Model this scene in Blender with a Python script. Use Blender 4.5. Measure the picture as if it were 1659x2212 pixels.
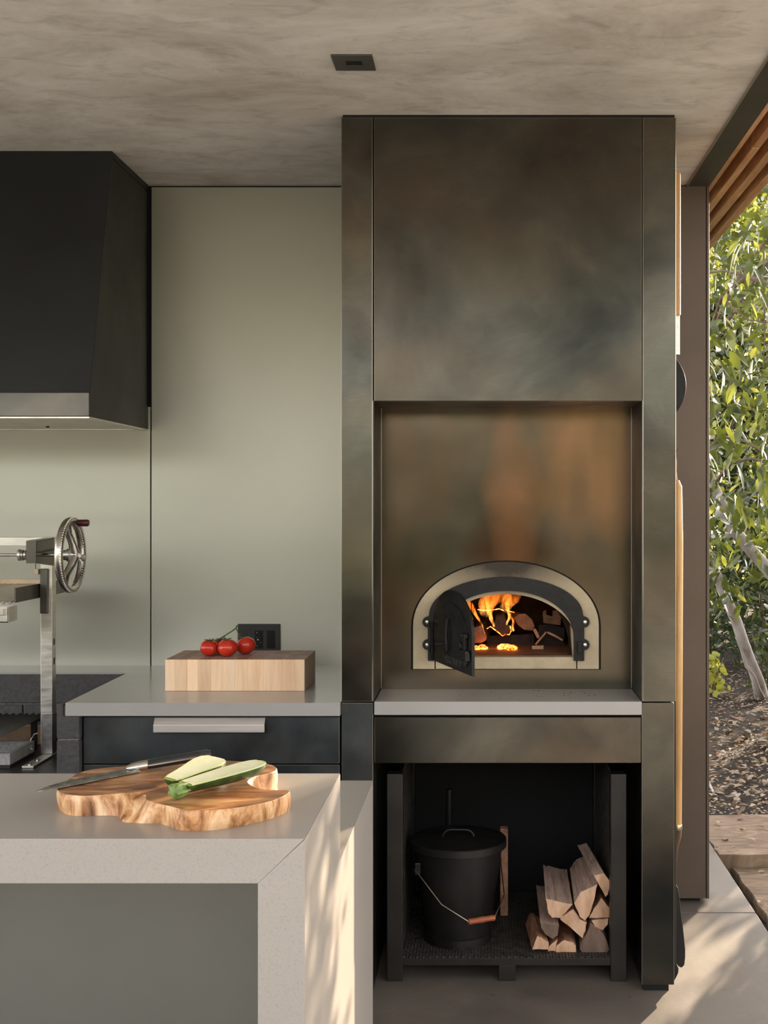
import bpy, bmesh, math, random
import numpy as np
from mathutils import Vector, Matrix
from mathutils.geometry import tessellate_polygon

for o in list(bpy.data.objects):
    bpy.data.objects.remove(o)
S = bpy.context.scene
COL = S.collection
R = random.Random(7)
RAD = math.radians

# ------------------------------------------------------------------ camera
F, CX, CY, H = 2620.0, 1052.0, 1086.0, 1.5328        # focal length (px), vanishing point, eye height
cam = bpy.data.cameras.new('camera')
co = bpy.data.objects.new('camera', cam)
COL.objects.link(co)
co.location = (0, 0, H)
co.rotation_euler = (RAD(90), 0, 0)
cam.sensor_fit = 'HORIZONTAL'
cam.sensor_width = 36
cam.lens = F / 1659 * 36
cam.shift_x = -(CX - 829.5) / 1659
cam.shift_y = -(1106 - CY) / 1659
cam.clip_end = 300
S.camera = co

# ------------------------------------------------------------------ world, sun, exposure
SUN_AZ, SUN_EL = 30.0, 9.0                            # degrees right of the view direction, above the horizon
w = bpy.data.worlds.new('world')
S.world = w
w.use_nodes = True
nt = w.node_tree
sky = nt.nodes.new('ShaderNodeTexSky')
sky.sky_type = 'NISHITA'
sky.sun_disc = False
sky.sun_elevation = RAD(22)
sky.sun_rotation = RAD(SUN_AZ)
sky.air_density = 1.0
sky.dust_density = 1.2
sky.ozone_density = 0.6
hs = nt.nodes.new('ShaderNodeHueSaturation')
hs.inputs['Saturation'].default_value = 0.36
nt.links.new(sky.outputs[0], hs.inputs['Color'])
bg = nt.nodes['Background']
wbm = nt.nodes.new('ShaderNodeMix')
wbm.data_type = 'RGBA'; wbm.blend_type = 'MULTIPLY'
wbm.inputs[0].default_value = 1.0
wbm.inputs[7].default_value = (1.05, 0.955, 0.895, 1)
nt.links.new(hs.outputs[0], wbm.inputs[6])
nt.links.new(wbm.outputs[2], bg.inputs['Color'])
bg.inputs['Strength'].default_value = 1.05
sl = bpy.data.lights.new('sun', 'SUN')
sl.energy = 27.0
sl.angle = RAD(0.5)
sl.color = (1.0, 0.78, 0.55)
so = bpy.data.objects.new('sun', sl)
COL.objects.link(so)
sd = Vector((math.sin(RAD(SUN_AZ)) * math.cos(RAD(SUN_EL)), math.cos(RAD(SUN_AZ)) * math.cos(RAD(SUN_EL)), math.sin(RAD(SUN_EL))))
so.rotation_euler = sd.to_track_quat('Z', 'Y').to_euler()
so.location = (6, 12, 6)
S.view_settings.view_transform = 'Standard'
S.view_settings.look = 'None'
S.view_settings.gamma = 1
S.view_settings.use_curve_mapping = False
S.view_settings.exposure = -0.32


# ------------------------------------------------------------------ helpers
def P(px, py, Y):
    return Vector(((px - CX) * Y / F, Y, H - (py - CY) * Y / F))


def PZ(px, py, z):
    Y = (H - z) * F / (py - CY)
    return Vector(((px - CX) * Y / F, Y, z))


def wloc(o):
    v = Vector((0, 0, 0))
    while o is not None:
        v += o.location
        o = o.parent
    return v


def tag(o, label=None, cat=None, group=None, kind=None):
    if label: o['label'] = label
    if cat: o['category'] = cat
    if group: o['group'] = group
    if kind: o['kind'] = kind
    return o


def thing(name, loc, label, cat, group=None, kind=None):
    o = bpy.data.objects.new(name, None)
    o.location = loc
    o.empty_display_size = 0.05
    COL.objects.link(o)
    return tag(o, label, cat, group, kind)


class MB:
    def __init__(s, mat=None):
        s.v, s.f, s.m = [], [], []
        s.mat = mat

    def add(s, vs, fs, mi=0):
        b = len(s.v)
        for p in vs:
            p = Vector(p)
            s.v.append(s.mat @ p if s.mat is not None else p)
        for f in fs:
            s.f.append([i + b for i in f])
            s.m.append(mi)
        return s

    def box(s, x0, x1, y0, y1, z0, z1, mi=0):
        return s.add([(x0, y0, z0), (x1, y0, z0), (x1, y1, z0), (x0, y1, z0), (x0, y0, z1), (x1, y0, z1), (x1, y1, z1), (x0, y1, z1)],
                     [(0, 3, 2, 1), (4, 5, 6, 7), (0, 1, 5, 4), (1, 2, 6, 5), (2, 3, 7, 6), (3, 0, 4, 7)], mi)

    def prism(s, pts, a0, a1, axis='y', mi=0, hole=None, cap_mi=None):
        """A polygon (and an optional hole) pushed along an axis: y takes (x,z), z takes (x,y), x takes (y,z)."""
        def m(p, a):
            return (p[0], a, p[1]) if axis == 'y' else ((p[0], p[1], a) if axis == 'z' else (a, p[0], p[1]))
        loops = [list(pts)] + ([list(hole)] if hole else [])
        flat = [p for l in loops for p in l]
        n = len(flat)
        vs = [m(p, a0) for p in flat] + [m(p, a1) for p in flat]
        tris = tessellate_polygon([[Vector((p[0], p[1], 0)) for p in l] for l in loops])
        fs = [tuple(t) for t in tris] + [tuple(n + i for i in reversed(t)) for t in tris]
        b = len(s.v)
        s.add(vs, fs, mi if cap_mi is None else cap_mi)
        k = 0
        side = []
        for l in loops:
            c = len(l)
            for i in range(c):
                j = (i + 1) % c
                side.append((k + i, k + j, n + k + j, n + k + i))
            k += c
        for f in side:
            s.f.append([i + b for i in f])
            s.m.append(mi)
        return s

    def loft(s, rings, mi=0, cap=True, cap_mi=None):
        n = len(rings[0])
        vs = [p for r in rings for p in r]
        fs = []
        for k in range(len(rings) - 1):
            for i in range(n):
                j = (i + 1) % n
                fs.append((k * n + i, k * n + j, (k + 1) * n + j, (k + 1) * n + i))
        b = len(s.v)
        s.add(vs, fs, mi)
        if cap:
            cm = mi if cap_mi is None else cap_mi
            s.f.append([b + i for i in reversed(range(n))]); s.m.append(cm)
            s.f.append([b + (len(rings) - 1) * n + i for i in range(n)]); s.m.append(cm)
        return s

    def tube(s, pts, r, n=10, mi=0, cap=True):
        pts = [Vector(p) for p in pts]
        rr = r if isinstance(r, (list, tuple)) else [r] * len(pts)
        rings = []
        up = None
        for i, p in enumerate(pts):
            t = (pts[min(i + 1, len(pts) - 1)] - pts[max(i - 1, 0)]).normalized()
            if up is None:
                up = Vector((0, 0, 1)) if abs(t.z) < 0.9 else Vector((0, 1, 0))
            a = (up - t * up.dot(t)).normalized()
            up = a
            b = t.cross(a)
            rings.append([p + (a * math.cos(2 * math.pi * k / n) + b * math.sin(2 * math.pi * k / n)) * rr[i] for k in range(n)])
        return s.loft(rings, mi, cap)

    def lathe(s, prof, c, n=32, axis='z', mi=0):
        """prof: (radius, height) pairs turned about an axis through c."""
        c = Vector(c)
        rings = []
        for r, h in prof:
            ring = []
            for k in range(n):
                a = 2 * math.pi * k / n
                u, v = r * math.cos(a), r * math.sin(a)
                ring.append(c + (Vector((u, v, h)) if axis == 'z' else Vector((h, u, v)) if axis == 'x' else Vector((v, h, u))))
            rings.append(ring)
        return s.loft(rings, mi, True)

    def torus(s, c, R0, r, axis='x', n=48, k=10, mi=0):
        c = Vector(c)
        vs, fs = [], []
        for i in range(n):
            a = 2 * math.pi * i / n
            for j in range(k):
                b = 2 * math.pi * j / k
                q = R0 + r * math.cos(b)
                u, v, h = q * math.cos(a), q * math.sin(a), r * math.sin(b)
                vs.append(c + (Vector((h, u, v)) if axis == 'x' else Vector((u, v, h))))
        for i in range(n):
            for j in range(k):
                fs.append((i * k + j, ((i + 1) % n) * k + j, ((i + 1) % n) * k + (j + 1) % k, i * k + (j + 1) % k))
        return s.add(vs, fs, mi)

    def build(s, name, mats, parent=None, bevel=0, smooth=None, seg=2, subdiv=0, edge=-1):
        if not isinstance(mats, (list, tuple)): mats = [mats]
        if parent is not None:
            off = wloc(parent)
        else:
            xs = np.array([tuple(v) for v in s.v])
            lo, hi = xs.min(0), xs.max(0)
            off = Vector(((lo[0] + hi[0]) / 2, (lo[1] + hi[1]) / 2, lo[2]))
        me = bpy.data.meshes.new(name)
        me.from_pydata([tuple(v - off) for v in s.v], [], s.f)
        for m in mats: me.materials.append(m)
        me.polygons.foreach_set('material_index', s.m)
        bm = bmesh.new(); bm.from_mesh(me)
        bmesh.ops.recalc_face_normals(bm, faces=bm.faces)
        if bevel:
            ed = [e for e in bm.edges if len(e.link_faces) == 2 and e.calc_face_angle(0) > 0.5]
            bmesh.ops.bevel(bm, geom=ed, offset=bevel, segments=seg, affect='EDGES', profile=0.5, clamp_overlap=True, material=edge)
        bm.to_mesh(me); bm.free()
        if smooth is not None:
            me.polygons.foreach_set('use_smooth', [True] * len(me.polygons))
            me.set_sharp_from_angle(angle=RAD(smooth))
        o = bpy.data.objects.new(name, me)
        COL.objects.link(o)
        if parent is not None:
            o.parent = parent
        else:
            o.location = off
        if subdiv:
            m = o.modifiers.new('smooth', 'SUBSURF'); m.levels = subdiv; m.render_levels = subdiv
        return o


def boxo(name, mats, parent, x0, x1, y0, y1, z0, z1, bevel=0.0015, **k):
    return MB().box(x0, x1, y0, y1, z0, z1).build(name, mats, parent, bevel=bevel, **k)


# ------------------------------------------------------------------ materials
class NT:
    def __init__(s, name):
        s.m = bpy.data.materials.new(name)
        s.m.use_nodes = True
        s.t = s.m.node_tree
        s.b = s.t.nodes['Principled BSDF']
        s.out = s.t.nodes['Material Output']
        s.tc = s.n('ShaderNodeTexCoord')

    def n(s, t, **k):
        x = s.t.nodes.new(t)
        for a, v in k.items(): setattr(x, a, v)
        return x

    def l(s, a, b): s.t.links.new(a, b)

    def coords(s, scale=(1, 1, 1), rot=(0, 0, 0), rnd=False):
        mp = s.n('ShaderNodeMapping')
        mp.inputs['Scale'].default_value = scale
        mp.inputs['Rotation'].default_value = rot
        s.l(s.tc.outputs['Object'], mp.inputs['Vector'])
        if rnd:
            oi = s.n('ShaderNodeObjectInfo')
            mu = s.n('ShaderNodeMath', operation='MULTIPLY'); mu.inputs[1].default_value = 37.0
            s.l(oi.outputs['Random'], mu.inputs[0])
            cb = s.n('ShaderNodeCombineXYZ')
            for i in range(3): s.l(mu.outputs[0], cb.inputs[i])
            s.l(cb.outputs[0], mp.inputs['Location'])
        return mp.outputs[0]

    def noise(s, vec, scale=5, detail=5, rough=0.6, dist=0.0):
        x = s.n('ShaderNodeTexNoise')
        x.inputs['Scale'].default_value = scale
        x.inputs['Detail'].default_value = detail
        x.inputs['Roughness'].default_value = rough
        x.inputs['Distortion'].default_value = dist
        s.l(vec, x.inputs['Vector'])
        return x.outputs['Fac']

    def ramp(s, fac, stops):
        x = s.n('ShaderNodeValToRGB')
        e = x.color_ramp.elements
        while len(e) < len(stops): e.new(0.5)
        for i, (p, c) in enumerate(stops):
            e[i].position = p
            e[i].color = (c[0], c[1], c[2], 1) if isinstance(c, (tuple, list)) else (c, c, c, 1)
        s.l(fac, x.inputs['Fac'])
        return x.outputs['Color']

    def mix(s, a, b, fac, mode='MIX'):
        x = s.n('ShaderNodeMix', data_type='RGBA', blend_type=mode)
        for sock, v in ((x.inputs[6], a), (x.inputs[7], b), (x.inputs[0], fac)):
            if hasattr(v, 'is_linked'): s.l(v, sock)
            elif isinstance(v, (tuple, list)): sock.default_value = (v[0], v[1], v[2], 1)
            else: sock.default_value = v
        return x.outputs[2]

    def bump(s, h, strength=0.2, dist=0.01):
        x = s.n('ShaderNodeBump')
        x.inputs['Strength'].default_value = strength
        x.inputs['Distance'].default_value = dist
        s.l(h, x.inputs['Height'])
        s.l(x.outputs[0], s.b.inputs['Normal'])

    def set(s, col=None, rough=None, metal=0, spec=0.5):
        for k, v in (('Base Color', col), ('Roughness', rough)):
            if v is None: continue
            if hasattr(v, 'is_linked'): s.l(v, s.b.inputs[k])
            elif isinstance(v, (tuple, list)): s.b.inputs[k].default_value = (v[0], v[1], v[2], 1)
            else: s.b.inputs[k].default_value = v
        s.b.inputs['Metallic'].default_value = metal
        s.b.inputs['Specular IOR Level'].default_value = spec
        return s.m


def pbr(name, c1, c2=None, rough=0.5, metal=0.0, scale=6, detail=5, lo=0.35, hi=0.65, stretch=(1, 1, 1), bump=0, bscale=60, rough2=None, rnd=False, spec=0.5, bstretch=None, dist=0.0):
    t = NT(name)
    vec = t.coords(stretch, rnd=rnd)
    f = t.noise(vec, scale, detail, 0.6, dist)
    col = t.ramp(f, [(lo, c1), (hi, c2 or c1)])
    rg = rough if rough2 is None else t.ramp(t.noise(vec, scale * 1.7, 4), [(0.3, rough), (0.7, rough2)])
    if bump:
        v2 = t.coords(bstretch or stretch, rnd=rnd)
        t.bump(t.noise(v2, bscale, 4), bump, 0.004)
    return t.set(col, rg, metal, spec)


def patina(name, dark, mid, light, warm, rough=(0.3, 0.5), scale=1.6, brush=(1, 1, 40), warm_amt=0.5):
    """Blackened steel: cloudy tint variation, faint brushed grain."""
    t = NT(name)
    v = t.coords(rnd=True)
    f = t.noise(v, scale * 1.5, 5, 0.55, 0.5)
    c = t.ramp(f, [(0.3, dark), (0.5, mid), (0.72, light)])
    f2 = t.noise(t.coords((1, 1, 1.6), rnd=True), scale * 1.5, 2, 0.45, 0.2)
    c = t.mix(c, warm, t.ramp(f2, [(0.42, 0.0), (0.85, warm_amt)]))
    f3 = t.noise(t.coords(brush, rnd=True), 30, 3, 0.6)
    c = t.mix(c, t.ramp(f3, [(0.3, 0.78), (0.7, 1.1)]), 0.5, 'MULTIPLY')
    rg = t.ramp(t.noise(v, scale * 1.6, 3), [(0.3, rough[0]), (0.7, rough[1])])
    t.bump(f3, 0.03, 0.002)
    return t.set(c, rg, 1.0)


MAT = {}
MAT['steel'] = patina('blackened_steel', (0.046, 0.048, 0.045), (0.090, 0.088, 0.076), (0.168, 0.160, 0.128), (0.17, 0.12, 0.08), rough=(0.20, 0.32))
MAT['steel_dark'] = patina('dark_blue_steel', (0.060, 0.070, 0.076), (0.100, 0.112, 0.117), (0.15, 0.152, 0.145), (0.16, 0.12, 0.09), scale=2.2, brush=(40, 1, 1), warm_amt=0.35)
MAT['edge'] = pbr('worn_steel_edge', (0.42, 0.39, 0.34), rough=0.3, metal=1.0)
MAT['hood'] = pbr('black_hood_steel', (0.010, 0.0108, 0.0118), (0.017, 0.0185, 0.020), rough=0.40, rough2=0.5, scale=2, metal=0.0, spec=0.4)
MAT['band'] = patina('brushed_hood_band', (0.09, 0.088, 0.082), (0.15, 0.145, 0.132), (0.24, 0.225, 0.20), (0.17, 0.13, 0.105), brush=(1, 1, 60), rough=(0.25, 0.4))
MAT['stainless'] = pbr('stainless_steel', (0.66, 0.62, 0.56), (0.80, 0.76, 0.70), rough=0.28, rough2=0.42, metal=1.0, scale=9, stretch=(1, 1, 5), bump=0.02, bscale=200)
MAT['polished'] = pbr('polished_cast_alloy', (0.50, 0.48, 0.45), (0.66, 0.63, 0.59), rough=0.2, rough2=0.34, metal=1.0, scale=14)
MAT['heat_steel'] = pbr('heat_tinted_steel', (0.55, 0.40, 0.24), (0.42, 0.33, 0.24), rough=0.4, metal=0.8, scale=8)
MAT['galv'] = pbr('galvanised_sleeve', (0.26, 0.26, 0.25), (0.46, 0.45, 0.43), rough=0.35, metal=0.9, scale=45)
t = NT('zinc_wall_panel')
v = t.coords(rnd=True)
c = t.ramp(t.noise(v, 0.9, 4, 0.5, 0.3), [(0.3, (0.425, 0.425, 0.365)), (0.7, (0.505, 0.50, 0.43))])
g = t.noise(t.coords((1, 1, 45)), 40, 2)
c = t.mix(c, t.ramp(g, [(0.3, 0.96), (0.7, 1.02)]), 0.6, 'MULTIPLY')
t.bump(g, 0.02, 0.001)
MAT['zinc'] = t.set(c, 0.38, 0.75)
MAT['zinc_end'] = pbr('bronze_wall_end', (0.115, 0.088, 0.070), (0.140, 0.108, 0.087), rough=0.5, metal=0.6, scale=2)
MAT['gap'] = pbr('black_joint', (0.008, 0.008, 0.008), rough=0.9)
t = NT('grey_stone_slab')
v = t.coords()
c = t.ramp(t.noise(v, 4, 6, 0.6, 0.4), [(0.2, (0.36, 0.352, 0.342)), (0.8, (0.39, 0.38, 0.368))])
c = t.mix(c, (0.30, 0.29, 0.275), t.ramp(t.noise(v, 420, 2), [(0.60, 0.0), (0.75, 0.55)]))
MAT['stone'] = t.set(c, 0.2, 0, 0.5)
t = NT('taupe_island_stone')
v = t.coords()
c = t.ramp(t.noise(v, 3, 6, 0.6, 0.4), [(0.2, (0.305, 0.282, 0.258)), (0.8, (0.34, 0.317, 0.29))])
sp = t.noise(v, 300, 3)
c = t.mix(c, (0.22, 0.205, 0.19), t.ramp(sp, [(0.52, 0.0), (0.72, 0.5)]))
t.bump(sp, 0.03, 0.001)
MAT['island'] = t.set(c, 0.3, 0, 0.5)
MAT['island_panel'] = pbr('grey_green_panel', (0.125, 0.127, 0.115), (0.15, 0.152, 0.138), rough=0.4, metal=0.6, scale=1.2)
t = NT('trowelled_plaster')
n1 = t.noise(t.coords((1, 1.5, 1)), 1.7, 10, 0.70, 0.5)
n2 = t.noise(t.coords((1, 1.9, 1), rot=(0, 0, 0.5)), 6.5, 9, 0.68, 0.7)
c = t.ramp(n1, [(0.34, (0.60, 0.55, 0.49)), (0.5, (0.78, 0.735, 0.675)), (0.66, (0.93, 0.89, 0.84))])
c = t.mix(c, t.ramp(n2, [(0.30, 0.66), (0.48, 1.0), (0.7, 1.07)]), 0.75, 'MULTIPLY')
n3 = t.noise(t.coords((1, 3.5, 1), rot=(0, 0, -0.35)), 11, 6, 0.65, 1.2)
c = t.mix(c, (0.40, 0.35, 0.30), t.ramp(n3, [(0.63, 0.0), (0.72, 0.5)]))
sx_ = t.n('ShaderNodeSeparateXYZ'); t.l(t.tc.outputs['Object'], sx_.inputs[0])
wet = t.n('ShaderNodeMath', operation='ADD'); t.l(sx_.outputs[0], wet.inputs[0]); t.l(t.noise(t.coords(), 2.6, 3, 0.5, 0.6), wet.inputs[1])
c = t.mix(c, (0.44, 0.37, 0.31), t.ramp(wet.outputs[0], [(0.0, 0.0), (1.0, 0.0)]))
t.bump(n2, 0.12, 0.01)
MAT['plaster'] = t.set(c, 0.62, 0, 0.35)
t = NT('concrete_floor')
v = t.coords()
n1 = t.noise(v, 2.2, 8, 0.65, 0.8)
c = t.ramp(n1, [(0.3, (0.125, 0.107, 0.090)), (0.7, (0.215, 0.186, 0.155))])
c = t.mix(c, (0.09, 0.07, 0.055), t.ramp(t.noise(v, 26, 4, 0.55), [(0.68, 0.0), (0.74, 0.7)]))
c = t.mix(c, (0.5, 0.47, 0.43), t.ramp(t.noise(t.coords((1, 5, 1)), 30, 5, 0.7), [(0.62, 0.0), (0.75, 0.4)]))
t.bump(t.noise(v, 60, 5), 0.1, 0.003)
MAT['concrete'] = t.set(c, t.ramp(n1, [(0.3, 0.45), (0.7, 0.65)]), 0, 0.4)
MAT['beam'] = pbr('painted_steel_beam', (0.040, 0.032, 0.026), (0.055, 0.045, 0.037), rough=0.5, scale=3)
t = NT('slate_paver')
v = t.coords(rnd=True)
n1 = t.noise(t.coords((1, 2.6, 1), rot=(0, 0, 0.4), rnd=True), 5, 9, 0.65, 1.5)
c = t.ramp(n1, [(0.3, (0.12, 0.078, 0.048)), (0.52, (0.24, 0.165, 0.105)), (0.68, (0.37, 0.27, 0.18))])
t.bump(n1, 0.6, 0.02)
MAT['paver'] = t.set(c, 0.75, 0, 0.3)
t = NT('dark_soil')
v = t.coords()
n1 = t.noise(v, 22, 8, 0.7)
c = t.ramp(n1, [(0.3, (0.022, 0.016, 0.012)), (0.55, (0.062, 0.047, 0.036)), (0.75, (0.16, 0.125, 0.095))])
t.bump(n1, 0.9, 0.04)
MAT['soil'] = t.set(c, 0.9, 0, 0.2)
MAT['bounce_patio'] = pbr('added_bounce_ground', (0.66, 0.62, 0.56), (0.78, 0.74, 0.68), rough=0.9, scale=30)
MAT['lawn'] = pbr('lawn', (0.10, 0.14, 0.05), (0.16, 0.18, 0.08), rough=0.9, scale=3)
MAT['iron'] = pbr('black_cast_iron', (0.010, 0.010, 0.010), (0.018, 0.0175, 0.017), rough=0.42, rough2=0.55, scale=30, bump=0.05, bscale=180, spec=0.3)
MAT['rack'] = pbr('black_rack_steel', (0.012, 0.010, 0.009), (0.026, 0.021, 0.017), rough=0.38, rough2=0.5, scale=8)
MAT['mesh'] = pbr('expanded_metal', (0.075, 0.066, 0.058), (0.13, 0.115, 0.10), rough=0.45, scale=30, metal=0.5)
t = NT('sooty_cast_stone')
v = t.coords()
n1 = t.noise(v, 14, 6, 0.65)
c = t.ramp(n1, [(0.3, (0.54, 0.44, 0.29)), (0.7, (0.72, 0.61, 0.43))])
# soot stain over the crown of the arch
gr = t.n('ShaderNodeSeparateXYZ'); t.l(t.tc.outputs['Object'], gr.inputs[0])
def mth(op, a, b):
    x = t.n('ShaderNodeMath', operation=op)
    for i, q in enumerate((a, b)):
        if hasattr(q, 'is_linked'): t.l(q, x.inputs[i])
        else: x.inputs[i].default_value = q
    return x.outputs[0]
dx = mth('ABSOLUTE', mth('SUBTRACT', gr.outputs[0], 0.005), 0)
soot = mth('SUBTRACT', mth('MULTIPLY', mth('SUBTRACT', gr.outputs[2], 1.13), 5.5), mth('MULTIPLY', dx, 2.2))
soot = mth('ADD', soot, mth('MULTIPLY', mth('SUBTRACT', n1, 0.5), 0.5))
c = t.mix(c, (0.035, 0.029, 0.023), t.ramp(soot, [(-0.0, 0.0), (0.9, 0.96)]))
t.bump(n1, 0.15, 0.004)
MAT['cast'] = t.set(c, 0.7, 0, 0.3)
t = NT('sooty_fire_clay')
v = t.coords()
n1 = t.noise(v, 12, 6, 0.65)
MAT['clay'] = t.set(t.ramp(n1, [(0.35, (0.022, 0.016, 0.012)), (0.7, (0.075, 0.052, 0.036))]), 0.85, 0, 0.2)
MAT['hearth'] = pbr('hearth_tile', (0.16, 0.09, 0.05), (0.30, 0.18, 0.10), rough=0.6, scale=18)
t = NT('black_painted_block')
v = t.coords(rnd=True)
n1 = t.noise(v, 70, 6, 0.6)
c = t.ramp(n1, [(0.3, (0.042, 0.042, 0.044)), (0.7, (0.075, 0.073, 0.072))])
t.bump(n1, 0.7, 0.006)
MAT['block'] = t.set(c, 0.62, 0, 0.4)
MAT['mortar'] = pbr('grey_mortar', (0.10, 0.095, 0.09), (0.19, 0.175, 0.165), rough=0.9, scale=90, bump=0.5, bscale=120)
MAT['firebrick'] = pbr('tan_firebrick', (0.40, 0.26, 0.16), (0.28, 0.185, 0.12), rough=0.85, scale=14, bump=0.2, bscale=120)
MAT['tray'] = pbr('speckled_tray', (0.30, 0.30, 0.29), (0.46, 0.46, 0.45), rough=0.7, scale=140)


def wood(name, c1, c2, c3, axis=1, scale=1.0, rough=0.55, rings=14, dist=3.0, rnd=True, bump=0.08, gmin=0.72):
    t = NT(name)
    st = [1.0, 1.0, 1.0]
    st[axis] = 0.09
    v = t.coords(tuple(q * scale for q in st), rnd=rnd)
    f = t.noise(v, rings, 6, 0.6, dist * 0.3)
    g = t.noise(v, rings * 6, 4, 0.6, 0.3)
    c = t.ramp(f, [(0.3, c1), (0.52, c2), (0.72, c3)])
    c = t.mix(c, t.ramp(g, [(0.3, gmin), (0.65, 1.08)]), 0.6, 'MULTIPLY')
    if rnd:
        oi = t.n('ShaderNodeObjectInfo')
        c = t.mix(c, t.ramp(oi.outputs['Random'], [(0.0, 0.82), (1.0, 1.12)]), 0.8, 'MULTIPLY')
    if bump: t.bump(g, bump, 0.004)
    return t.set(c, rough, 0, 0.35)


MAT['maple'] = wood('maple_stave', (0.80, 0.52, 0.32), (0.92, 0.66, 0.44), (0.95, 0.72, 0.51), axis=2, rings=18, rough=0.45, gmin=0.9)
MAT['maple_top'] = wood('oiled_end_grain', (0.26, 0.135, 0.09), (0.40, 0.24, 0.17), (0.50, 0.32, 0.235), axis=0, rings=16, rough=0.5)
MAT['slat'] = wood('redwood_slat', (0.46, 0.23, 0.11), (0.66, 0.37, 0.19), (0.80, 0.50, 0.28), axis=1, rings=30, rough=0.6)
MAT['log_side'] = wood('split_log_side', (0.40, 0.26, 0.195), (0.72, 0.53, 0.43), (0.90, 0.71, 0.60), axis=1, rings=42, rough=0.75, bump=0.6, gmin=0.6)
MAT['log_end'] = pbr('fresh_cut_end', (0.62, 0.36, 0.21), (0.86, 0.58, 0.40), rough=0.75, scale=36, stretch=(1, 1, 0.3), bump=0.2, bscale=90, rnd=True)
MAT['log_bark'] = pbr('reddish_bark', (0.24, 0.105, 0.06), (0.56, 0.30, 0.185), rough=0.85, scale=22, bump=0.6, bscale=60, stretch=(1, 0.4, 1))
MAT['log_end_dark'] = pbr('dark_cut_end', (0.12, 0.075, 0.055), (0.27, 0.185, 0.145), rough=0.8, scale=24, stretch=(1, 1, 0.3), bump=0.2, bscale=80)
MAT['char'] = pbr('charred_wood', (0.010, 0.008, 0.007), (0.035, 0.026, 0.02), rough=0.7, scale=30, bump=0.8, bscale=50)
MAT['fire_end'] = pbr('scorched_log_end', (0.16, 0.085, 0.045), (0.30, 0.175, 0.095), rough=0.7, scale=25, bump=0.2)
t = NT('live_edge_teak_top')
f = t.noise(t.coords((0.55, 1.5, 1), rot=(0, 0, 0.55)), 11, 8, 0.62, 1.6)
c = t.ramp(f, [(0.34, (0.075, 0.026, 0.010)), (0.46, (0.26, 0.10, 0.034)), (0.55, (0.42, 0.19, 0.068)), (0.68, (0.66, 0.38, 0.17))])
g = t.noise(t.coords((1, 14, 1), rot=(0, 0, 0.5)), 30, 4)
c = t.mix(c, t.ramp(g, [(0.3, 0.68), (0.7, 1.1)]), 0.6, 'MULTIPLY')
MAT['teak'] = t.set(c, 0.32, 0, 0.5)
t = NT('live_edge_teak_side')
f = t.noise(t.coords((1, 1, 0.4)), 24, 7, 0.62, 1.5)
c = t.ramp(f, [(0.34, (0.12, 0.045, 0.018)), (0.45, (0.46, 0.215, 0.085)), (0.54, (0.70, 0.41, 0.20)), (0.66, (0.88, 0.63, 0.40))])
t.bump(f, 0.4, 0.006)
MAT['teak_side'] = t.set(c, 0.42, 0, 0.5)
t = NT('tomato_skin')
c = t.ramp(t.noise(t.coords(rnd=True), 20, 3), [(0.3, (0.52, 0.022, 0.012)), (0.7, (0.66, 0.055, 0.025))])
t.b.inputs['Subsurface Weight'].default_value = 0.15
t.b.inputs['Subsurface Radius'].default_value = (0.01, 0.002, 0.001)
MAT['tomato'] = t.set(c, 0.16, 0, 0.55)
MAT['vine'] = pbr('green_vine', (0.05, 0.085, 0.022), (0.12, 0.17, 0.05), rough=0.6, scale=60)
MAT['zuc_skin'] = pbr('zucchini_skin', (0.016, 0.042, 0.010), (0.075, 0.13, 0.030), rough=0.3, scale=55, lo=0.4, hi=0.75)
MAT['zuc_flesh'] = pbr('zucchini_flesh', (0.60, 0.64, 0.40), (0.70, 0.72, 0.52), rough=0.3, scale=30)
MAT['zuc_rim'] = pbr('zucchini_rim', (0.46, 0.58, 0.10), (0.56, 0.64, 0.16), rough=0.3, scale=40)
MAT['zuc_stem'] = pbr('zucchini_stem', (0.06, 0.125, 0.022), (0.20, 0.30, 0.075), rough=0.5, scale=90)
MAT['blade'] = pbr('wet_knife_blade', (0.17, 0.175, 0.16), (0.34, 0.345, 0.32), rough=0.14, rough2=0.4, metal=1.0, scale=38, bump=0.25, bscale=70)
MAT['knife_edge'] = pbr('ground_knife_edge', (0.78, 0.76, 0.70), rough=0.3, metal=1.0)
MAT['black_grip'] = pbr('black_knife_grip', (0.016, 0.016, 0.017), (0.03, 0.03, 0.03), rough=0.3, scale=60)
MAT['plastic'] = pbr('black_plastic', (0.014, 0.015, 0.014), rough=0.38)
MAT['plastic2'] = pbr('gloss_black_plastic', (0.005, 0.005, 0.005), rough=0.25)
MAT['white_print'] = pbr('white_print', (0.6, 0.6, 0.58), rough=0.5)
MAT['pull'] = pbr('brushed_pull', (0.55, 0.51, 0.48), (0.68, 0.635, 0.60), rough=0.42, metal=0.55, scale=60, stretch=(0.06, 1, 1))
MAT['lamp_trim'] = pbr('grey_lamp_trim', (0.060, 0.060, 0.054), (0.075, 0.075, 0.068), rough=0.5, scale=10)
MAT['bucket'] = pbr('black_bucket', (0.007, 0.007, 0.0075), (0.016, 0.014, 0.013), rough=0.35, rough2=0.5, scale=10)
MAT['wire'] = pbr('bright_wire', (0.70, 0.62, 0.48), rough=0.3, metal=1.0)
MAT['red_wood'] = pbr('red_stained_grip', (0.36, 0.085, 0.035), (0.46, 0.14, 0.06), rough=0.4, scale=40, stretch=(1, 1, 4))
MAT['knob'] = pbr('dark_red_knob', (0.055, 0.008, 0.010), (0.085, 0.014, 0.016), rough=0.3)
MAT['pole'] = wood('honey_wood_pole', (0.50, 0.26, 0.10), (0.66, 0.39, 0.16), (0.74, 0.47, 0.22), axis=2, rings=16, rough=0.35)
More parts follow.
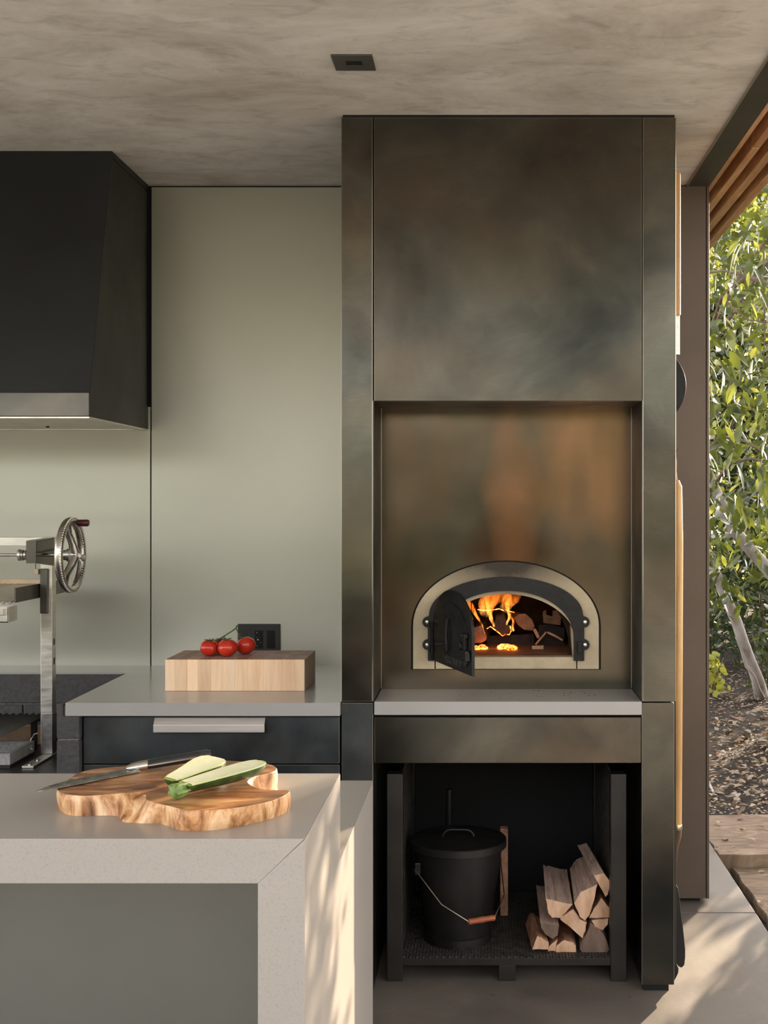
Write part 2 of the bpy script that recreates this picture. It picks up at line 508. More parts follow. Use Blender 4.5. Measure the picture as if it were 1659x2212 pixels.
MAT['bristle'] = pbr('scorched_bristle', (0.05, 0.028, 0.014), (0.15, 0.085, 0.045), rough=0.7, scale=50, stretch=(1, 1, 0.1), bump=0.6)
MAT['bark'] = pbr('smooth_grey_bark', (0.30, 0.245, 0.205), (0.50, 0.45, 0.42), rough=0.8, scale=12, stretch=(1, 1, 0.5), bump=0.3, bscale=30)
MAT['twig'] = pbr('twig_bark', (0.13, 0.085, 0.06), (0.24, 0.17, 0.125), rough=0.8, scale=20)


def leafmat(name, c1, c2, trans, rough=0.35, tmix=0.45):
    t = NT(name)
    oi = t.n('ShaderNodeObjectInfo')
    nz = t.noise(t.coords(rnd=True), 9.0, 2)
    c = t.ramp(nz, [(0.35, c1), (0.65, c2)])
    c = t.mix(c, t.ramp(oi.outputs['Random'], [(0.0, 0.7), (1.0, 1.25)]), 0.8, 'MULTIPLY')
    t.set(c, rough, 0, 0.6)
    tr = t.n('ShaderNodeBsdfTranslucent')
    tr.inputs['Color'].default_value = (*trans, 1)
    mx = t.n('ShaderNodeMixShader')
    mx.inputs[0].default_value = tmix
    t.l(t.b.outputs[0], mx.inputs[1]); t.l(tr.outputs[0], mx.inputs[2])
    t.l(mx.outputs[0], t.out.inputs['Surface'])
    return t.m


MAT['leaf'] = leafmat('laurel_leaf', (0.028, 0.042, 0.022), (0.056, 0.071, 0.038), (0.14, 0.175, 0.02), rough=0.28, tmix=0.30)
MAT['leaf2'] = leafmat('painted_sun_leaf', (0.075, 0.098, 0.034), (0.12, 0.14, 0.05), (0.30, 0.33, 0.045), tmix=0.45)  # paler leaf copy, sunlight painted into its colour
MAT['leaf3'] = leafmat('painted_shade_leaf', (0.022, 0.042, 0.018), (0.045, 0.066, 0.030), (0.10, 0.14, 0.025), tmix=0.3)  # darker leaf copy, shade painted into its colour
MAT['leaf4'] = leafmat('yellow_green_leaf', (0.28, 0.31, 0.05), (0.38, 0.38, 0.08), (0.55, 0.55, 0.08), rough=0.6)
MAT['dry'] = leafmat('dry_leaf', (0.40, 0.30, 0.19), (0.60, 0.50, 0.37), (0.4, 0.25, 0.1), rough=0.7, tmix=0.15)
MAT['dry2'] = leafmat('brown_leaf', (0.20, 0.11, 0.055), (0.36, 0.20, 0.10), (0.3, 0.16, 0.06), rough=0.7, tmix=0.15)

# ------------------------------------------------------------------ setting
WY = 4.6435      # wall panel plane
OY = 3.80        # front plane of the oven tower
CZ = 2.75        # ceiling
f = MB().box(-5, 1.004, 1.0, 4.532, -0.16, 0).build('floor', MAT['concrete'], None, bevel=0.002)
tag(f, 'grey concrete slab floor under the kitchen, edge open to the garden', 'floor', kind='structure')
MB().box(-5, 1.004, 4.538, 5.62, -0.16, 0).build('concrete_slab', MAT['concrete'], f, bevel=0.002)
MB().box(-5, 1.0, 4.52, 4.55, -0.16, -0.012).build('saw_cut_joint', MAT['gap'], f)

c = MB().box(-5, 0.764, -0.3, WY + 0.1, CZ, CZ + 0.22).build('ceiling', MAT['plaster'], None)
tag(c, 'mottled trowelled grey plaster ceiling', 'ceiling', kind='structure')

wb = MB().box(-5, 0.846, WY + 0.02, WY + 0.16, 0.012, CZ).build('wall_back', MAT['gap'], None)
tag(wb, 'back wall clad in satin grey green metal panels', 'wall', kind='structure')
boxo('panel', MAT['zinc'], wb, -3.6, -1.2895, WY, WY + 0.02, 0.60, 1.9, 0.001)
boxo('panel', MAT['zinc'], wb, -1.2845, -0.36, WY, WY + 0.02, 0.60, CZ - 0.009, 0.001)
boxo('panel', MAT['zinc_end'], wb, 0.40, 0.838, WY, WY + 0.02, 0.018, CZ - 0.004, 0.001)
boxo('corner_trim', MAT['zinc_end'], wb, 0.840, 0.8505, WY - 0.002, WY + 0.16, 0.018, CZ - 0.004, 0.001)
boxo('wall_foot', MAT['gap'], wb, 0.40, 0.82, WY + 0.03, WY + 0.14, 0.0, 0.018, 0)

b = MB().box(0.766, 0.851, -0.3, WY + 0.16, CZ - 0.006, CZ + 0.26).build('trim_1', MAT['beam'], None, bevel=0.001)
tag(b, 'dark brown painted steel edge beam along the ceiling', 'beam', kind='structure')
MB().box(0.7635, 0.7668, -0.3, WY, CZ - 0.010, CZ + 0.0).build('plaster_stop', MAT['edge'], b)

ev = thing('slatted_eave', (0.96, 4, CZ), 'row of reddish wooden boards on edge forming the eave beside the beam', 'eave')
for x0, x1 in ((0.8535, 0.8725), (0.9095, 0.937), (0.9726, 1.0046), (1.039, 1.072)):
    if x1 < 0.95:
        boxo('slat', MAT['slat'], ev, x0, x1, -0.3, 4.160, CZ, CZ + 0.14, 0.0015)
        boxo('slat', MAT['slat'], ev, x0, x1, 4.166, 6.9, CZ, CZ + 0.14, 0.0015)
    else:
        boxo('slat', MAT['slat'], ev, x0, x1, -0.3, 6.9, CZ, CZ + 0.14, 0.0015)
boxo('roof_deck', MAT['slat'], ev, 0.8515, 1.07, -0.3, 6.9, CZ + 0.14, CZ + 0.16, 0)

# outside ground
g = MB().box(-40, 45, -45, 60, -0.4, -0.13).build('ground', MAT['lawn'], None)
tag(g, 'open ground around the pavilion', 'ground', kind='structure')
pat = MB().box(-9, 9, -9, 0.995, -0.2, -0.004).build('bounce_patio', MAT['bounce_patio'], None)  # added pale ground, out of view, bounces light up to the ceiling
tag(pat, 'unseen pale ground added in front to bounce light up', 'bounce_patio', kind='structure')
NX, NY = 60, 90
vs, fs = [], []
for j in range(NY + 1):
    for i in range(NX + 1):
        x = -1.0 + 9.0 * i / NX
        y = 5.66 + 13.0 * (j / NY) ** 1.4
        z = -0.035 + 0.012 * math.sin(x * 3.1 + y * 1.7) + R.uniform(-0.012, 0.012) + max(0, y - 9) * 0.012
        if y < 6.0: z = -0.085
        vs.append((x, y, z))
for j in range(NY):
    for i in range(NX):
        a = j * (NX + 1) + i
        fs.append((a, a + 1, a + NX + 2, a + NX + 1))
soil = MB().add(vs, fs).build('garden_soil', MAT['soil'], None, smooth=60)
tag(soil, 'dark garden soil bed beyond the stone pavers', 'soil', kind='structure')
soil2 = MB().box(1.004, 6, 1.0, 5.7, -0.3, -0.085).build('garden_soil', MAT['soil'], None)
tag(soil2, 'strip of dark soil in the gap between the slab and pavers', 'soil', kind='structure')


def slab_stone(name, pts, z0, z1, parent, mat):
    m = MB()
    rings = []
    for z, k in ((z0, 0.0), (z1 - 0.008, 0.0), (z1, -0.006)):
        cx = sum(p[0] for p in pts) / len(pts); cy = sum(p[1] for p in pts) / len(pts)
        rings.append([Vector((p[0] + (cx - p[0]) * (-k) * 0.5, p[1] + (cy - p[1]) * (-k) * 0.5, z)) for p in pts])
    m.loft(rings)
    return m.build(name, mat, parent)


path = thing('garden_path', (1.8, 4.8, -0.1), 'rough brown slate pavers laid along the slab edge', 'path', kind='structure')


def wob(x0, x1, y0, y1, n=14, amp=0.008):
    pts = []
    for a, b_, c_, d in ((x0, y0, x1, y0), (x1, y0, x1, y1), (x1, y1, x0, y1), (x0, y1, x0, y0)):
        for k in range(n):
            q = k / n
            pts.append((a + (c_ - a) * q + R.uniform(-amp, amp), b_ + (d - b_) * q + R.uniform(-amp, amp)))
    return pts


slab_stone('paver', wob(1.067, 2.3, 3.9, 5.262), -0.12, -0.05, path, MAT['paver'])
slab_stone('paver', wob(1.012, 2.5, 5.28, 5.96), -0.12, 0.0, path, MAT['paver'])
slab_stone('paver', wob(1.072, 2.3, 2.5, 3.86), -0.12, -0.05, path, MAT['paver'])

# ------------------------------------------------------------------ ceiling lamp
lamp = thing('recessed_ceiling_light', (-0.368, 3.347, CZ), 'small square grey trimmed recessed light in the plaster ceiling', 'light')
MB().prism([(-0.4236, 3.290), (-0.312, 3.290), (-0.312, 3.404), (-0.4236, 3.404)], CZ - 0.005, CZ, 'z',
           hole=[(-0.390, 3.329), (-0.344, 3.329), (-0.344, 3.370), (-0.390, 3.370)]).build('trim_plate', MAT['lamp_trim'], lamp)
MB().box(-0.390, -0.344, 3.329, 3.370, CZ - 0.0015, CZ - 0.0005).build('aperture', MAT['gap'], lamp)

# ------------------------------------------------------------------ range hood
hood = thing('range_hood', (-2.2, 4.3, 1.81), 'large black sloped range hood hung from the ceiling on the wall', 'hood')
HX = -1.297
m = MB()
m.prism([(WY, 1.8135), (3.960, 1.8135), (3.960, 1.892), (4.196, CZ), (WY, CZ)], -3.4, HX, 'x')
m.build('hood_body', MAT['hood'], hood, bevel=0.002)
boxo('front_band', MAT['band'], hood, -3.4, HX - 0.0005, 3.953, 3.961, 1.8145, 1.892, 0.0015)
MB().prism([(-3.4, 3.955), (HX, 3.955), (HX, WY), (-3.4, WY)], 1.8085, 1.8135, 'z',
           hole=[(-3.3, 3.985), (HX - 0.035, 3.985), (HX - 0.035, WY - 0.05), (-3.3, WY - 0.05)]).build('bottom_rim', MAT['stainless'], hood)
boxo('baffle', MAT['stainless'], hood, -3.3, HX - 0.036, 3.986, WY - 0.051, 1.8115, 1.8132, 0)
q = PZ(103, 921, 1.811)
MB().lathe([(0.006, -0.006), (0.006, 0), ], (q.x, q.y, 1.8125), 12).build('screw', MAT['iron'], hood)
boxo('side_seam', MAT['gap'], hood, HX - 0.0005, HX + 0.0008, 4.20, WY, CZ - 0.028, CZ - 0.024, 0)

# ------------------------------------------------------------------ oven tower
ov = thing('pizza_oven_tower', (0.067, 4.2, 0.0), 'floor to ceiling dark patinated steel tower housing the arched wood fired oven', 'oven')
XL, XR = -0.4568, 0.5924           # outer faces
IL, IR = -0.3545, 0.4865           # recess inner faces
ST = [MAT['steel'], MAT['edge']]
SD = [MAT['steel_dark'], MAT['edge']]
BY = 4.054                          # recess back
boxo('pillar', ST, ov, XL, -0.3585, OY, WY, 0.9095, CZ - 0.010, 0.0016, seg=1, edge=1)
boxo('pillar', ST, ov, 0.4880, XR, OY, WY, 0.9095, CZ - 0.010, 0.0016, seg=1, edge=1)
boxo('pillar', SD, ov, -0.4554, -0.3570, OY, WY, 0.0, 0.9055, 0.0016, seg=1, edge=1)
boxo('pillar', ST, ov, 0.4848, 0.5868, OY, WY, 0.022, 0.9055, 0.0016, seg=1, edge=1)
boxo('pillar_foot', MAT['gap'], ov, 0.492, 0.571, OY + 0.012, WY, 0.0, 0.022, 0)
boxo('header_panel', ST, ov, -0.3545, 0.4852, OY, OY + 0.02, 1.8511, CZ - 0.010, 0.0016, seg=1, edge=1)
boxo('header_core', MAT['gap'], ov, -0.358, 0.488, OY + 0.02, WY, 1.86, CZ - 0.012, 0)
boxo('header_soffit', MAT['steel_dark'], ov, -0.357, 0.487, OY + 0.02, BY + 0.02, 1.852, 1.86, 0)
boxo('top_reveal', MAT['gap'], ov, XL + 0.004, XR - 0.004, OY + 0.006, WY, CZ - 0.012, CZ, 0)
boxo('recess_side', MAT['steel_dark'], ov, -0.3587, -0.3555, OY + 0.004, BY + 0.02, 0.91, 1.852, 0)
boxo('recess_side', MAT['steel_dark'], ov, 0.4855, 0.4882, OY + 0.004, BY + 0.02, 0.91, 1.852, 0)


def arch(a, s, b, cx, z0, n=28, bottom=True):
    """Closed outline: straight jambs of height s, then half an ellipse of height b."""
    pts = [(cx + a, z0), (cx + a, z0 + s)]
    for k in range(1, n):
        q = math.pi * k / n
        pts.append((cx + a * math.cos(q), z0 + s + b * math.sin(q)))
    pts += [(cx - a, z0 + s), (cx - a, z0)]
    return pts


AX, AZ = 0.0634, 0.9758
t = NT('oven_face_with_painted_reflection')
v = t.coords()
f1 = t.noise(v, 2.0, 3, 0.5, 0.4)
c = t.ramp(f1, [(0.3, (0.050, 0.048, 0.038)), (0.5, (0.080, 0.070, 0.053)), (0.72, (0.12, 0.10, 0.072))])
f2 = t.noise(t.coords((1.6, 1, 0.7)), 2.6, 2, 0.5, 0.3)
c = t.mix(c, (0.16, 0.09, 0.05), t.ramp(f2, [(0.45, 0.0), (0.85, 0.5)]))
sx = t.n('ShaderNodeSeparateXYZ'); t.l(t.tc.outputs['Object'], sx.inputs[0])
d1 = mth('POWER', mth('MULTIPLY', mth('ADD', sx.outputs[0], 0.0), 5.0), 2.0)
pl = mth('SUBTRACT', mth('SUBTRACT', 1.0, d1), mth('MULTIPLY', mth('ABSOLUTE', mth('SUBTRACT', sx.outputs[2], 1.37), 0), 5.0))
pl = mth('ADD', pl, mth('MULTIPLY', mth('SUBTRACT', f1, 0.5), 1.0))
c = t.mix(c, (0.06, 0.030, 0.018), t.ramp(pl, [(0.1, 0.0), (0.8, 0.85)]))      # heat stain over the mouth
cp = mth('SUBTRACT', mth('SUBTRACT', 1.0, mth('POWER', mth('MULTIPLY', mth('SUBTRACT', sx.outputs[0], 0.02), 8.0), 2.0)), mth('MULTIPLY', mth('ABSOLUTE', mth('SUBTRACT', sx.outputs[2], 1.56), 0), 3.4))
c = t.mix(c, (0.28, 0.135, 0.07), t.ramp(mth('ADD', cp, mth('MULTIPLY', mth('SUBTRACT', f2, 0.5), 1.6)), [(0.0, 0.0), (1.3, 0.7)]))  # copper streak: a warm reflection painted into the base colour
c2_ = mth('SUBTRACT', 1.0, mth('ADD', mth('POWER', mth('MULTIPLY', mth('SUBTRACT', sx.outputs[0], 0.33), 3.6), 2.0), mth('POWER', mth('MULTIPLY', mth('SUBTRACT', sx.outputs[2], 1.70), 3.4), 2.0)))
c = t.mix(c, (0.30, 0.165, 0.09), t.ramp(mth('ADD', c2_, mth('MULTIPLY', mth('SUBTRACT', f2, 0.5), 3.0)), [(0.0, 0.0), (1.0, 0.75)]))  # second copper patch, also a painted reflection
g = t.noise(t.coords((1, 1, 40)), 30, 3)
c = t.mix(c, t.ramp(g, [(0.3, 0.8), (0.7, 1.1)]), 0.4, 'MULTIPLY')
spk = t.noise(v, 160, 2)
c = t.mix(c, (0.02, 0.016, 0.012), t.ramp(spk, [(0.73, 0.0), (0.76, 0.8)]))
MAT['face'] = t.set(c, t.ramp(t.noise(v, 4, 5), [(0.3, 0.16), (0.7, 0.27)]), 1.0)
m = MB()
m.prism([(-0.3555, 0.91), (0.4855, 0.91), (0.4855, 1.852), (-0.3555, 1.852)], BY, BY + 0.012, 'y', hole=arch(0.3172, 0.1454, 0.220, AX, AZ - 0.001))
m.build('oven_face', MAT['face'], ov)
for x in (-0.3535, 0.4815):
    boxo('edge_strip', MAT['edge'], ov, x, x + 0.0018, BY - 0.004, BY, 0.912, 1.850, 0)
MB().prism(arch(0.3185, 0.1454, 0.2215, AX, AZ - 0.002), BY + 0.004, BY + 0.05, 'y', hole=arch(0.306, 0.1454, 0.2075, AX, AZ + 0.004)).build('arch_gasket', MAT['gap'], ov)
# cast stone surround and sill
SURR_IN = arch(0.238, 0.112, 0.156, AX, AZ)
m = MB()
m.prism(arch(0.3105, 0.1454, 0.2130, AX, AZ + 0.001, 36), BY + 0.002, BY + 0.08, 'y', hole=[(p[0], p[1] + 0.0015) for p in arch(0.2390, 0.075, 0.175, AX, AZ, 36)])
m.build('stone_surround', MAT['cast'], ov, smooth=30)
boxo('stone_sill', MAT['cast'], ov, AX - 0.2355, AX + 0.2355, BY + 0.002, BY + 0.16, AZ + 0.0015, 1.0165, 0.002)
# iron frame with bolt ears
sc = BY / F
ib = H - (1426.7 - CY) * sc
outer = []
ax = 168.5 * sc
er = 11.5 * sc
e1, e2 = H - (1343 - CY) * sc, H - (1392 - CY) * sc
et = H - (1330 - CY) * sc
outer.append((AX + ax, ib))
for ez in (e2, e1):
    for k in range(11):
        q = -math.pi / 2 + math.pi * k / 10
        outer.append((AX + ax + er * 1.0 * math.cos(q), ez + er * math.sin(q)))
eb = 82 * sc
for k in range(0, 33):
    q = math.pi * k / 32
    outer.append((AX + ax * 0.985 * math.cos(q), et + 0.003 + eb * math.sin(q)))
for ez in (e1, e2):
    for k in range(11):
        q = math.pi / 2 + math.pi * k / 10
        outer.append((AX - ax + er * math.cos(q), ez + er * math.sin(q)))
outer.append((AX - ax, ib))
inner_top = [(AX + 146 * sc, ib), (AX + 146 * sc, H - (1375 - CY) * sc)]
for k in range(1, 32):
    q = math.pi * k / 32
    inner_top.append((AX + 146 * sc * math.cos(q), H - (1375 - CY) * sc + 100 * sc * math.sin(q)))
inner_top += [(AX - 146 * sc, H - (1375 - CY) * sc), (AX - 146 * sc, ib)]
frame_poly = outer + list(reversed(inner_top))
MB().prism(frame_poly, BY - 0.012, BY + 0.004, 'y').build('iron_frame', MAT['iron'], ov, bevel=0.0015)
inner2 = [(p[0], max(p[1], 1.0165)) for p in inner_top]
for px, ez in ((922.5, e1), (922.5, e2), (1263.5, e1), (1263.5, e2)):
    x = (px - CX) * sc
    MB().lathe([(0.0066, 0), (0.0066, -0.003), (0.004, -0.0045)], (x, BY - 0.012, ez), 14, 'y').build('bolt', MAT['stainless'], ov, smooth=40)
for px in (1247,):
    boxo('frame_catch', MAT['iron'], ov, (1247 - CX) * sc, (1256 - CX) * sc, BY - 0.022, BY - 0.012, H - (1410 - CY) * sc, H - (1385 - CY) * sc, 0.001)
# firing chamber
m = MB()
rings = []
prof = [(BY + 0.06, 0.215, 0.235), (BY + 0.10, 0.26, 0.27), (BY + 0.18, 0.30, 0.31), (BY + 0.32, 0.31, 0.33), (BY + 0.45, 0.28, 0.29), (BY + 0.53, 0.2, 0.2), (BY + 0.545, 0.05, 0.05)]
for Y, a, hgt in prof:
    ring = [Vector((AX + a, Y, 1.0165))]
    for k in range(0, 21):
        q = math.pi * k / 20
        ring.append(Vector((AX + a * math.cos(q), Y, 1.0165 + 0.02 + hgt * 0.95 * math.sin(q))))
    ring.append(Vector((AX - a, Y, 1.0165)))
    rings.append(ring)
m.loft(rings, cap=False)
ch = m.build('firing_chamber', MAT['clay'], ov, smooth=40)
boxo('hearth', MAT['hearth'], ov, AX - 0.30, AX + 0.30, BY + 0.035, WY - 0.05, 1.0, 1.0180, 0)
jr = []
for sgn in (1, -1):
    m = MB()
    m.prism([(AX + sgn * 0.2245, 1.017), (AX + sgn * 0.236, 1.017), (AX + sgn * 0.236, 1.075), (AX + sgn * 0.228, 1.10), (AX + sgn * 0.218, 1.12), (AX + sgn * 0.219, 1.085)], BY + 0.006, BY + 0.10, 'y')
    m.build('stone_reveal', MAT['cast'], ov)

# door standing open
hp = Vector((-0.1789, BY - 0.022, 1.0088))
th = RAD(70.5)
dv = Vector((math.cos(th), -math.sin(th), 0)); up = Vector((0, 0, 1)); nv = dv.cross(up)
DM = Matrix(((dv.x, up.x, nv.x, hp.x), (dv.y, up.y, nv.y, hp.y), (dv.z, up.z, nv.z, hp.z), (0, 0, 0, 1)))
DW = 0.398


def doorline(a, s, b, z0, n=24):
    return arch(a, s, b, DW / 2, z0, n)


class DB(MB):
    def __init__(s): super().__init__(DM)


def dprism(pts, w0, w1):
    return DB().prism(pts, w0, w1, 'z')


door = dprism(doorline(DW / 2, 0.118, 0.129, 0), -0.010, 0.0).build('door', MAT['iron'], ov, bevel=0.002)
dprism(doorline(DW / 2 - 0.045, 0.072, 0.083, 0.050), 0.0, 0.0035).build('door_panel', MAT['iron'], door, bevel=0.0015)
m = DB()
m.tube([(0.205, 0.165, 0.012), (0.2, 0.14, 0.016), (0.2, 0.10, 0.018), (0.205, 0.075, 0.018), (0.203, 0.058, 0.017), (0.195, 0.052, 0.016), (0.187, 0.06, 0.016)], 0.0055, 8)
m.tube([(0.196, 0.078, 0.018), (0.196, 0.078, 0.055)], [0.007, 0.006], 10)
m.tube([(0.205, 0.163, 0.002), (0.205, 0.163, 0.022)], 0.005, 8)
m.tube([(0.188, 0.163, 0.009), (0.232, 0.163, 0.009)], 0.0045, 8)
m.build('door_handle', MAT['iron'], door, smooth=40)
m = DB()
m.box(0.345, 0.362, 0.025, 0.125, 0.003, 0.012)
m.box(0.345, 0.372, 0.112, 0.125, 0.003, 0.016)
m.box(0.345, 0.372, 0.032, 0.044, 0.003, 0.016)
m.box(0.352, 0.398, 0.066, 0.076, 0.010, 0.022)
m.box(0.376, 0.390, 0.045, 0.070, 0.003, 0.018)
for vv in (0.118, 0.038): m.lathe([(0.006, 0.012), (0.006, 0.016), (0.003, 0.019)], (0.352, vv, 0.0), 10, 'z')
m.build('latch', MAT['iron'], door, bevel=0.001)
m = DB()
m.lathe([(0.013, 0.0), (0.013, 0.006), (0.008, 0.008)], (0.305, 0.083, 0.003), 14, 'z')
m.box(0.305, 0.345, 0.078, 0.088, 0.004, 0.008)
m.build('latch_arm', MAT['iron'], door)
fc = bpy.data.curves.new('lettering', 'FONT')
fc.body = 'MUGNAINI'
fc.size = 0.034; fc.extrude = 0.0016; fc.space_character = 1.05
fc.materials.append(pbr('raised_letter_iron', (0.05, 0.05, 0.05), rough=0.4))
fo = bpy.data.objects.new('lettering', fc)
COL.objects.link(fo)
fo.parent = door
bpy.context.view_layer.update()
fm = bpy.data.meshes.new_from_object(fo.evaluated_get(bpy.context.evaluated_depsgraph_get()))
bpy.data.objects.remove(fo)
fo = bpy.data.objects.new('lettering', fm)
COL.objects.link(fo)
fo.parent = door
fo['kind'] = 'stuff'
fo.matrix_local = Matrix.Translation(-wloc(door)) @ DM @ Matrix.Translation((0.125, 0.012, 0.0018))
m = MB()
for z0, z1 in ((1.035, 1.052), (1.118, 1.135)):
    m.lathe([(0.0085, 0), (0.0085, z1 - z0)], (hp.x - 0.004, hp.y + 0.004, z0), 12)
m.lathe([(0.005, 0), (0.005, 0.125)], (hp.x - 0.004, hp.y + 0.004, 1.012), 10)
m.build('hinge', MAT['iron'], ov, smooth=40)

# base of the tower
boxo('drawer_front', ST, ov, -0.3525, 0.4818, OY, OY + 0.02, 0.7170, 0.8605, 0.0014, seg=1, edge=1)
boxo('drawer_box', MAT['gap'], ov, -0.357, 0.4848, OY + 0.02, WY, 0.73, 0.866, 0)
boxo('niche_back', MAT['gap'], ov, -0.357, 0.4848, WY - 0.06, WY, 0.0, 0.73, 0)
sl_ = MB().box(-0.3530, 0.4845, OY - 0.005, BY - 0.0005, 0.8685, 0.9105).build('stone_ledge', MAT['stone'], None, bevel=0.0015)
tag(sl_, 'pale grey stone ledge below the oven mouth between the steel pillars', 'ledge')

m = MB()
for k in range(34):
    a_, b_ = R.uniform(-0.1, 0.35), R.uniform(OY + 0.03, BY - 0.02)
    s_ = R.uniform(0.0007, 0.0019)
    m.box(a_ - s_ * R.uniform(0.5, 2), a_ + s_, b_ - s_, b_ + s_, 0.9106, 0.9106 + s_ * 0.5)
tag(m.build('ash_flecks', MAT['char'], None), 'scattered dark ash flecks on the stone ledge below the oven', 'ash', kind='stuff')

# ------------------------------------------------------------------ fire inside
def logpoly(name, px_pts, org, scl, Yf, L, off, mats, label, group, cat='log', parent=None, taper=0.92):
    """An irregular split log: its front end seen at px_pts, running back L metres toward a shifted end."""
    front = [P(org[0] + p[0] / scl, org[1] + p[1] / scl, Yf) for p in px_pts]
    cx = sum(p[0] for p in px_pts) / len(px_pts); cy = sum(p[1] for p in px_pts) / len(px_pts)
    c0 = P(org[0] + cx / scl, org[1] + cy / scl, Yf)
    c1 = P(org[0] + (cx + off[0]) / scl, org[1] + (cy + off[1]) / scl, Yf + L)
    # densify and roughen
    den = []
    for i in range(len(front)):
        a, b_ = front[i], front[(i + 1) % len(front)]
        for k in range(3): den.append(a.lerp(b_, k / 3))
    rr = random.Random(len(label) * 31 + int(cx))
    wobx = [rr.uniform(-0.0022, 0.0022) for _ in den]
    wobz = [rr.uniform(-0.0022, 0.0022) for _ in den]
    rings = []
    N = 5
    for k in range(N + 1):
        q = k / N
        s_ = 1 + (taper - 1) * q + rr.uniform(-0.02, 0.02) * (0 < k < N)
        cc = c0.lerp(c1, q)
        rings.append([cc + Vector(((p.x - c0.x) * s_ + wobx[i] * (0.4 + q), (rr.uniform(-0.003, 0.003) if k == 0 else 0), (p.z - c0.z) * s_ + wobz[i] * (0.4 + q))) for i, p in enumerate(den)])
    m = MB().loft(rings, 0, True, 1)
    o = m.build(name, mats, parent, smooth=28)
    return tag(o, label, cat, group) if parent is None else o


FO, FS = (1000, 1250), 6.38
G = 'logs burning in the oven'
logpoly('fire_log', [(125, 700), (245, 640), (325, 780), (320, 850), (250, 885), (130, 890)], FO, FS, 4.30, 0.16, (70, -90), [MAT['char'], MAT['fire_end']], 'grey brown log end burning just behind the open iron door', G)
logpoly('fire_log', [(455, 530), (575, 500), (605, 600), (665, 700), (600, 780), (530, 770), (420, 680)], FO, FS, 4.33, 0.14, (-10, -60), [MAT['char'], MAT['char']], 'blackened log glowing at its edge in the middle of the flames', G)
logpoly('fire_log', [(700, 540), (770, 490), (860, 480), (945, 555), (990, 655), (950, 715), (850, 705), (760, 640)], FO, FS, 4.33, 0.15, (-120, -40), [MAT['char'], MAT['fire_end']], 'round brown log end at the right of the flames', G)
logpoly('fire_log', [(330, 790), (980, 760), (985, 930), (330, 930)], FO, FS, 4.42, 0.08, (0, -10), [MAT['char'], MAT['char']], 'long charred log lying across the hearth under the flames', G)
logpoly('fire_log', [(1100, 450), (1145, 430), (1150, 500), (1230, 515), (1240, 440), (1360, 430), (1340, 640), (1110, 610)], FO, FS, 4.36, 0.12, (0, -20), [MAT['char'], MAT['fire_end']], 'square tan block with a notch burnt in its top at right', G)
logpoly('fire_log', [(1040, 640), (1200, 625), (1400, 680), (1395, 930), (1030, 930)], FO, FS, 4.40, 0.14, (0, -20), [MAT['char'], MAT['char']], 'dark log under the notched block at the right of the hearth', G)
m = logpoly('kindling_block', [(955, 925), (1112, 925), (1112, 1000), (955, 1000)], FO, FS, 4.265, 0.03, (0, -6), [MAT['log_end'], MAT['log_end']], 'small pale wood offcut at the front of the hearth', None, 'wood')
GS = 'sticks leaning on the burning logs'
for a, b_, r, lb in (((1003, 905), (1148, 735), 0.0035, 'thin pale stick leaning right against the dark log'), ((985, 700), (1040, 815), 0.006, 'short splintered stick below the round log end'),
                     ((1165, 740), (1375, 850), 0.004, 'thin stick sloping down right across the dark log')):
    p0 = P(FO[0] + a[0] / FS, FO[1] + a[1] / FS, 4.36); p1 = P(FO[0] + b_[0] / FS, FO[1] + b_[1] / FS, 4.34)
    o = MB().tube([p0, p0.lerp(p1, 0.5) + Vector((0.001, 0, 0.001)), p1], [r, r * 1.1, r * 0.9], 6).build('kindling_stick', MAT['log_end'], None)
    tag(o, lb, 'stick', GS)

t = NT('ember')
n1 = t.noise(t.coords(), 70, 3, 0.6)
t.set((0.05, 0.02, 0.01), 0.9)
e = t.ramp(n1, [(0.35, (0.0, 0.0, 0.0)), (0.5, (0.9, 0.10, 0.01)), (0.66, (1.0, 0.42, 0.08)), (0.8, (1.0, 0.75, 0.3))])
t.l(e, t.b.inputs['Emission Color']); t.b.inputs['Emission Strength'].default_value = 10.0
MAT['ember'] = t.m


def flame_mat(name, strength):
    t = NT(name)
    t.t.nodes.remove(t.b)
    sx = t.n('ShaderNodeSeparateXYZ'); t.l(t.tc.outputs['Generated'], sx.inputs[0])
    col = t.ramp(sx.outputs[2], [(0.0, (1.0, 0.42, 0.09)), (0.45, (1.0, 0.24, 0.025)), (1.0, (0.8, 0.08, 0.006))])
    nz = t.noise(t.coords((46, 20, 12)), 1.5, 4, 0.6, 1.2)
    st = mth2(t, 'MULTIPLY', t.ramp(nz, [(0.40, 0.02), (0.62, 1.0)]), t.ramp(sx.outputs[2], [(0.0, 1.0), (0.6, 0.5), (1.0, 0.0)]))
    st = mth2(t, 'MULTIPLY', st, strength)
    em = t.n('ShaderNodeEmission')
    t.l(col, em.inputs['Color']); t.l(st, em.inputs['Strength'])
    t.l(em.outputs[0], t.out.inputs['Volume'])
    return t.m


def mth2(t, op, a, b):
    x = t.n('ShaderNodeMath', operation=op)
    for i, q in enumerate((a, b)):
        if hasattr(q, 'is_linked'): t.l(q, x.inputs[i])
        else: x.inputs[i].default_value = q
    return x.outputs[0]


